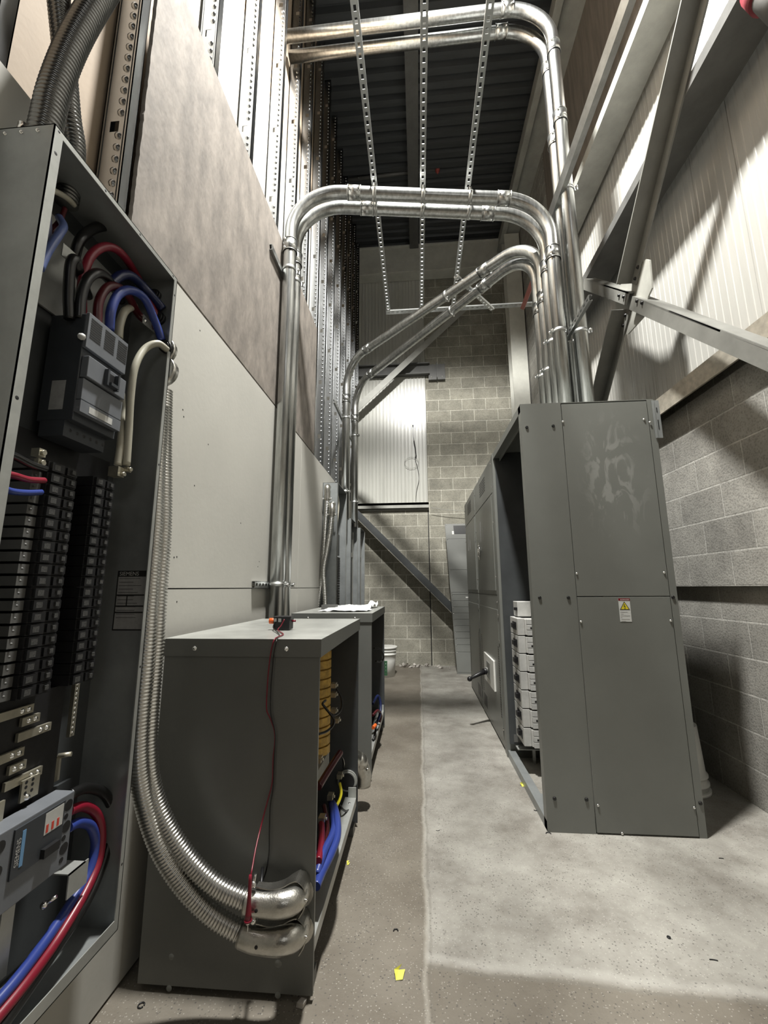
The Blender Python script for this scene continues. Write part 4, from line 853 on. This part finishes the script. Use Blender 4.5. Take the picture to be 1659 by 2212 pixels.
mcable([(150, 1718, 'x', -.86), (185, 1703, 'x', -.86), (222, 1712, 'x', -.86), (241, 1745, 'x', -.86), (240, 1800, 'x', -.855), (220, 1870, 'x', -.85), (185, 1950, 'x', -.84), (120, 2050, 'x', -.83), (30, 2180, 'x', -.82), (-30, 2260, 'x', -.82)], .0125, SHINYB, 'thick black cable looping down to the bottom left')
mcable([(150, 1752, 'x', -.86), (180, 1742, 'x', -.86), (207, 1757, 'x', -.86), (219, 1795, 'x', -.855), (212, 1860, 'x', -.85), (180, 1935, 'x', -.84), (120, 2035, 'x', -.83), (50, 2130, 'x', -.82), (-20, 2215, 'x', -.82)], .0115, RED, 'thick dark red cable looping down to the bottom left')
mcable([(148, 1788, 'x', -.86), (172, 1777, 'x', -.86), (197, 1786, 'x', -.86), (206, 1825, 'x', -.86), (190, 1890, 'x', -.855), (150, 1955, 'x', -.85), (100, 2030, 'x', -.84), (40, 2110, 'x', -.83), (-20, 2180, 'x', -.83)], .0115, BLUE, 'thick blue cable looping down to the bottom left')
for px, py, r in ((345, 690, .022), (360, 752, .020), (338, 640, .018)):
    p = at(px, py, y=PY1-.004); A.part('bushing', MB().tube([p, p-Vector((0, .012, 0))], r, 18).tube([p-Vector((0, .012, 0)), p-Vector((0, .018, 0))], r*.8, 18), BLACK)
# small galvanised brackets
a = at(135, 525, x=-.89); b = at(180, 565, x=-.89); A.part('bracket', MB().hexa([a+Vector((0, 0, -.035)), b+Vector((0, 0, -.035)), b+Vector((.003, 0, -.035)), a+Vector((.003, 0, -.035)), a, b, b+Vector((.003, 0, 0)), a+Vector((.003, 0, 0))]), RIM)
a = at(308, 685, x=-.86); b = at(335, 708, x=-.86); A.part('bracket', MB().hexa([a+Vector((0, 0, -.02)), b+Vector((0, 0, -.02)), b+Vector((.003, 0, -.02)), a+Vector((.003, 0, -.02)), a+Vector((0, 0, .01)), b, b+Vector((.003, 0, 0)), a+Vector((.003, 0, .01))]), RIM)
for px, py, x in ((181, 566, -.885), (313, 693, -.855)): A.part('screw', MB().ball(at(px, py, x=x), .006), CHROME)
# main breaker
q0 = at(193, 675, x=-.83); q1 = at(276, 742, x=-.83); by0, by1 = q0.y, q1.y; bt = q0.z
K = A.part('main_breaker', MB().box(PB+.02, -.838, by0, by1, bt-.29, bt-.002), BRKGREY, label='dark grey moulded main breaker', bevel=.002)
A.part('top_cover', MB().box(-.838, -.828, by0, by1, bt-.095, bt), BRKBLUE, K, bevel=.001)
mb = MB()
for j in range(3):
    for k in range(9): mb.box(-.828, -.8275, by0+.008+j*.049, by0+.045+j*.049, bt-.014-k*.0065, bt-.0105-k*.0065)
A.part('vent_slots', mb, BLACK, K)
A.part('toggle_plate', MB().box(-.838, -.818, by0+.004, by1-.004, bt-.175, bt-.118), BRKBLUE, K, bevel=.002)
A.part('toggle_window', MB().box(-.818, -.8175, by0+.062, by0+.098, bt-.168, bt-.128), BLACK, K)
A.part('toggle', MB().box(-.8175, -.800, by0+.066, by0+.094, bt-.168, bt-.160).box(-.8175, -.806, by0+.058, by0+.064, bt-.17, bt-.126).box(-.8175, -.806, by0+.096, by0+.102, bt-.17, bt-.126), BRKGREY, K)
A.part('lower_cover', MB().box(-.838, -.824, by0+.002, by1-.002, bt-.235, bt-.180), BRKBLUE, K, bevel=.001)
A.part('lower_lip', MB().box(-.838, -.822, by0, by1-.004, bt-.268, bt-.238), BRKBLUE, K)
A.part('sticker', MB().box(-.822, -.8215, by0+.028, by1-.036, bt-.262, bt-.245), LABELM, K)
A.part('side_sticker', MB().box(-.905, -.868, by0-.0006, by0, bt-.262, bt-.185), LABELG, K)
A.part('terminal_block', MB().box(PB+.03, -.858, by0, by1-.01, bt-.33, bt-.29), BRKGREY, K)
A.part('terminal_holes', (lambda m_: [m_.dome((-.858, by0+.02+k*.022, bt-.31), (1, 0, 0), .005, .0005) for k in range(6)] and m_)(MB()), BLACK, K)
A.part('mounting_screw', MB().dome((-.838, by0-.004, bt-.07), (.6, -.8, 0), .010, .006), LABELM, K)
# neutral lug block right of the breaker
p = at(262, 1012, x=-.85); A.part('neutral_lug', MB().box(p.x-.03, p.x, p.y-.012, p.y+.014, p.z-.024, p.z+.004).box(p.x, p.x+.012, p.y+.01, p.y+.026, p.z-.006, p.z+.008).cyl(p+Vector((.012, .018, .002)), p+Vector((.018, .018, .002)), .006, 10).cyl(p+Vector((0, .004, -.016)), p+Vector((.010, .004, -.016)), .006, 10), BRASS)
for px, py in ((92, 978), (90, 1000), (22, 938), (8, 1010)):
    p = at(px, py, x=-.86); A.part('lug', MB().box(p.x-.02, p.x, p.y-.009, p.y+.009, p.z-.009, p.z+.009).cyl(p, p+Vector((.006, 0, 0)), .006, 10), BRASS)
# branch breakers, two columns
nb = 20; zt, zb = 1.516, .985; dz = (zt-zb)/nb
for c, (y0, y1) in enumerate(((.885, .968), (1.022, 1.100))):
    for k in range(nb):
        z1 = zt-k*dz; z0 = z1-dz+.0018; s_ = 1 if c == 0 else -1
        o = A.part('branch_breaker', MB().box(PB+.02, -.858, y0, y1, z0, z1).box(-.858, -.850, y0+.004, y0+(y1-y0)*.46, z0+.002, z1-.002).box(-.858, -.853, y0+(y1-y0)*.60, y1-.003, z0+.003, z1-.003), BLACK)
        A.part('rating_print', MB().box(-.850, -.8497, y0+.010, y0+.026, z0+.006, z1-.006), PRINTD, o)
        A.part('switch_toggle', MB().box(-.853, -.8490, y1-.022, y1-.012, z0+.008, z1-.007), PRINTD, o)
        if c == 0: A.part('terminal_screw', MB().dome((-.868, y0-.018, (z0+z1)/2), (1, 0, 0), .003, .002).box(PB+.02, -.870, y0-.026, y0, z0+.002, z1-.002), STEELD, o)
# neutral bars and bus work below the breakers
p = at(185, 1500, x=-.93)
A.part('neutral_bar', MB().box(-.925, -.915, 1.115, 1.130, .84, 1.02), BRASS)
for k in range(14): A.part('bar_screw', MB().dome((-.915, 1.122, .85+k*.012), (1, 0, 0), .004, .003), CHROME)
A.part('ground_strap', MB().box(-.93, -.927, 1.09, 1.112, .74, .80).cyl((-.927, 1.10, .80), (-.90, 1.11, .802), .006, 10), BRASS)
for k, (ya, yb_, z) in enumerate(((.80, .955, .955), (.93, .975, .930), (.925, 1.01, .900), (.80, .945, .868), (.915, .955, .838), (.91, 1.0, .808))):
    o = A.part('bus_bar', MB().box(-.885, -.878, ya, yb_, z-.009, z+.009), BRASS)
    A.part('bus_screw', MB().dome((-.878, yb_-.012, z), (1, 0, 0), .0055, .004).dome((-.878, yb_-.028, z), (1, 0, 0), .0055, .004), CHROME, o)
for y, z in ((.885, .765), (.965, .785)):
    o = A.part('bus_plate', MB().box(-.875, -.870, y-.022, y+.022, z-.022, z+.022), BRASS)
    A.part('plate_hole', (lambda m_: [m_.dome((-.870, y+a_, z+b_), (1, 0, 0), .004, .0004) for a_ in (-.012, .004) for b_ in (-.006, .006, .016)] and m_)(MB()), BLACK, o)
    A.part('plate_screw', MB().dome((-.870, y-.006, z-.016), (1, 0, 0), .007, .005), CHROME, o)
A.part('bus_housing', MB().box(PB+.01, -.888, .79, 1.05, .73, .985), BLACK)
# lower two-column breaker standing on a bracket
q = [at(163, 1707, x=-.825), at(-20, 1805, x=-.825)]
sy1, sz1 = q[0].y, q[0].z; sy0 = .845; dy = sy1-sy0; sl = 0
K = A.part('subfeed_breaker', MB().box(-.875, -.826, sy0, sy1, sz1-.155, sz1), BRKBLUE, label='blue-grey breaker standing low in the panel', bevel=.002)
A.part('breaker_face', MB().box(-.826, -.822, sy0+.045, sy1-.03, sz1-.10, sz1-.008), BRKGREY, K)
A.part('white_sticker', MB().box(-.822, -.8215, sy1-.082, sy1-.034, sz1-.055, sz1-.012), LABELM, K)
mb = MB()
for k in range(3): mb.box(-.8215, -.821, sy1-.078+k*.014, sy1-.072+k*.014, sz1-.052, sz1-.036)
A.part('red_print', mb, mat('red_print', (.5, .05, .03), .5), K)
A.part('blue_stripe', MB().box(-.822, -.8212, sy0+.062, sy0+.070, sz1-.085, sz1-.018), mat('blue_stripe', (.12, .25, .42), .4), K)
A.part('maker_name', text_mb('SIEMENS', .014, (-.8214, sy0+.060, sz1-.080), (0, 0, 1), (0, -1, 0), .0002), LABELM, K)
A.part('rocker', MB().box(-.822, -.812, sy1-.085, sy1-.045, sz1-.098, sz1-.080), BLACK, K)
mb = MB()
for z in (.025, .07, .115):
    for y in (sy1-.015, sy0+.018): mb.cyl((-.826, y, sz1-z), (-.8255, y, sz1-z), .012, 14); mb.cyl((-.826, y-.004, sz1-z-.022), (-.8255, y-.004, sz1-z-.022), .006, 10)
A.part('terminal_hole_rows', mb, BLACK, K)['kind'] = 'stuff'
A.part('support_bracket', MB().box(-.90, -.83, 1.06, 1.11, sz1-.19, sz1-.187).box(-.833, -.830, 1.06, 1.12, sz1-.24, sz1-.187), RIM)
A.part('support_post', MB().box(-.87, -.865, .93, .96, PZ0+.09, sz1-.155), RIM)
p = at(95, 1955, x=-.86); A.part('wing_screw', MB().ball(p, .008).cyl(p, p+Vector((.02, .01, .012)), .004, 8), CHROME)
# rating label on the far side wall
yl = PY1-t_-.0006
q0 = at(257, 1233, y=yl); q1 = at(324, 1244, y=yl); q3 = at(236, 1362, y=yl); q2 = at(305, 1367, y=yl)
x0, x1, z1, z0 = min(q0.x, q3.x)+.008, (q1.x+q2.x)/2, q0.z, q3.z
lab = A.part('rating_label', MB().box(x0, x1, yl, yl+.0005, z0, z1), INK, label='black rating label with white maker name')
A.part('maker_name', text_mb('SIEMENS', .0165, (x0+.006, yl-.0003, z1-.0145), (1, 0, 0), (0, 0, 1), .0002), LABELM, lab)
mb = MB(); g = z1-.018; w_ = x1-x0
for a_, b_, c_, d_ in ((.04, .97, 0, .052), (.04, .36, .056, .084), (.40, .97, .056, .084), (.04, .97, .088, .102), (.04, .97, .106, z1-z0-.022)): mb.box(x0+w_*a_, x0+w_*b_, yl-.0004, yl, g-d_, g-c_)
A.part('print_field', mb, LABELG, lab)
mb = MB()
for k in range(12): mb.box(x0+w_*.08, x0+w_*random.uniform(.5, .92), yl-.0006, yl-.0004, g-.006-k*.0103, g-.0048-k*.0103)
A.part('small_print', mb, INK, lab)

# flexible conduits rising from the panel top
f1 = [at(102, 262, x=-.875), at(112, 215, x=-.875), at(128, 165, x=-.872), at(150, 110, x=-.868), at(178, 55, x=-.862), at(212, 0, x=-.855), at(250, -55, x=-.85), at(300, -110, x=-.845)]
f1 = [Vector((f1[0].x-.002, f1[0].y-.004, 2.215))]+f1
flex('flexible_conduit', f1, .0345, 'fat ribbed steel conduit rising from the near panel top to the upper left edge', 'conduits above the near panel', FLEXD, pitch=.0125)
f2 = [at(160, 325, x=-.905), at(150, 250, x=-.91), at(143, 170, x=-.915), at(136, 90, x=-.92), at(128, 10, x=-.925), at(122, -60, x=-.925)]
f2 = [Vector((f2[0].x, f2[0].y, 2.22))]+f2
flex('flexible_conduit', f2, .0275, 'thinner ribbed steel conduit rising straight behind the fat one on the near panel', 'conduits above the near panel', FLEXD, pitch=.0105)

# ------------------------------------------------------------------ far wall panels
def far_panel(y0, y1, z0, z1, label, kind):
    t = Thing('electrical_panel', label, 'electrical panel', (PB, y0, z0), 'open panels on the left wall'); x = PX; k = .003
    t.part('box', MB().box(PB, PB+k, y0, y1, z0, z1).box(PB, x, y0, y0+k, z0, z1).box(PB, x, y1-k, y1, z0, z1).box(PB, x, y0, y1, z1-k, z1).box(PB, x, y0, y1, z0, z0+k), BOXM)
    t.part('front_flange', MB().box(x-k, x, y0, y0+.02, z0, z1).box(x-k, x, y1-.02, y1, z0, z1), RIM)
    m = (y0+y1)/2
    if kind:
        mb = MB(); z = z0+.2
        while z < z1-.75:
            for a in (-.09, .01): mb.box(PB+.02, x-.035, m+a, m+a+.08, z, z+.023)
            z += .026
        t.part('breakers', mb, BLACK)
        t.part('cable', MB().tube(smooth([(x-.03, y0+.02, z1-.13), (x-.02, y0+.08, z1-.12), (x-.02, y0+.15, z1-.22), (x-.03, y0+.1, z1-.45), (x-.03, y0+.05, z1-.55)], 8), .010, 10), WHITEC)
        t.part('main_breaker', MB().box(PB+.02, x-.04, m-.07, m+.07, z1-.72, z1-.5), BRKGREY)
    else:
        t.part('interior', MB().box(PB+.02, x-.05, m-.12, m+.12, z0+.2, z1-.22), INNER)
        t.part('dead_front', MB().box(x-.045, x-.042, m-.11, m-.07, z0+.1, z1-.12).box(x-.045, x-.042, m+.12, m+.16, z0+.1, z1-.12).box(x-.045, x-.042, m-.07, m+.12, z0+.5, z0+.56).box(x-.045, x-.042, m-.07, m+.12, z1-.45, z1-.39), STEELP)
    return t
FP = far_panel(4.12, 4.66, .35, 2.275, 'open wall panel with two ribbed conduits entering its near side', True)
far_panel(4.99, 5.56, .35, 2.05, 'open wall panel in the middle of the far row, under the slanting conduits', False)
far_panel(5.82, 6.30, .35, 2.05, 'open wall panel farthest along the left wall', False)
for i, (px, py, pts) in enumerate(((707, 1056, [(707, 1078), (704, 1120), (700, 1180), (696, 1240), (688, 1300), (684, 1360), (680, 1420)]), (717, 1094, [(717, 1112), (713, 1150), (706, 1190), (699, 1230), (701, 1270), (703, 1310), (704, 1370), (704, 1420)]))):
    yy = 4.10-.045
    P_ = [at(a, b, y=yy-.02*i) for a, b in pts]
    flex('flexible_conduit', P_, .024, '%s ribbed conduit hanging from the near side of the far open panel' % ('left' if i == 0 else 'right'), 'ribbed conduits at the far panel', pitch=.016)
    p = at(px, py, y=yy); t = Thing('angle_connector', 'shiny angle connector at the top of the %s ribbed conduit on the far panel' % ('left' if i == 0 else 'right'), 'connector', p, 'angle connectors at the far panel')
    t.part('body', MB().tube(smooth([P_[0]-Vector((0, 0, .01)), P_[0]+Vector((0, 0, .05)), p+Vector((0, 0, .01)), p+Vector((0, .04, .03))], 6), .031, 16), CAST)
    t.part('clamp_screw', MB().ball(P_[0]+Vector((.04, -.01, .0)), .011, 8).ball(P_[0]+Vector((-.04, -.01, .0)), .011, 8), CHROME)
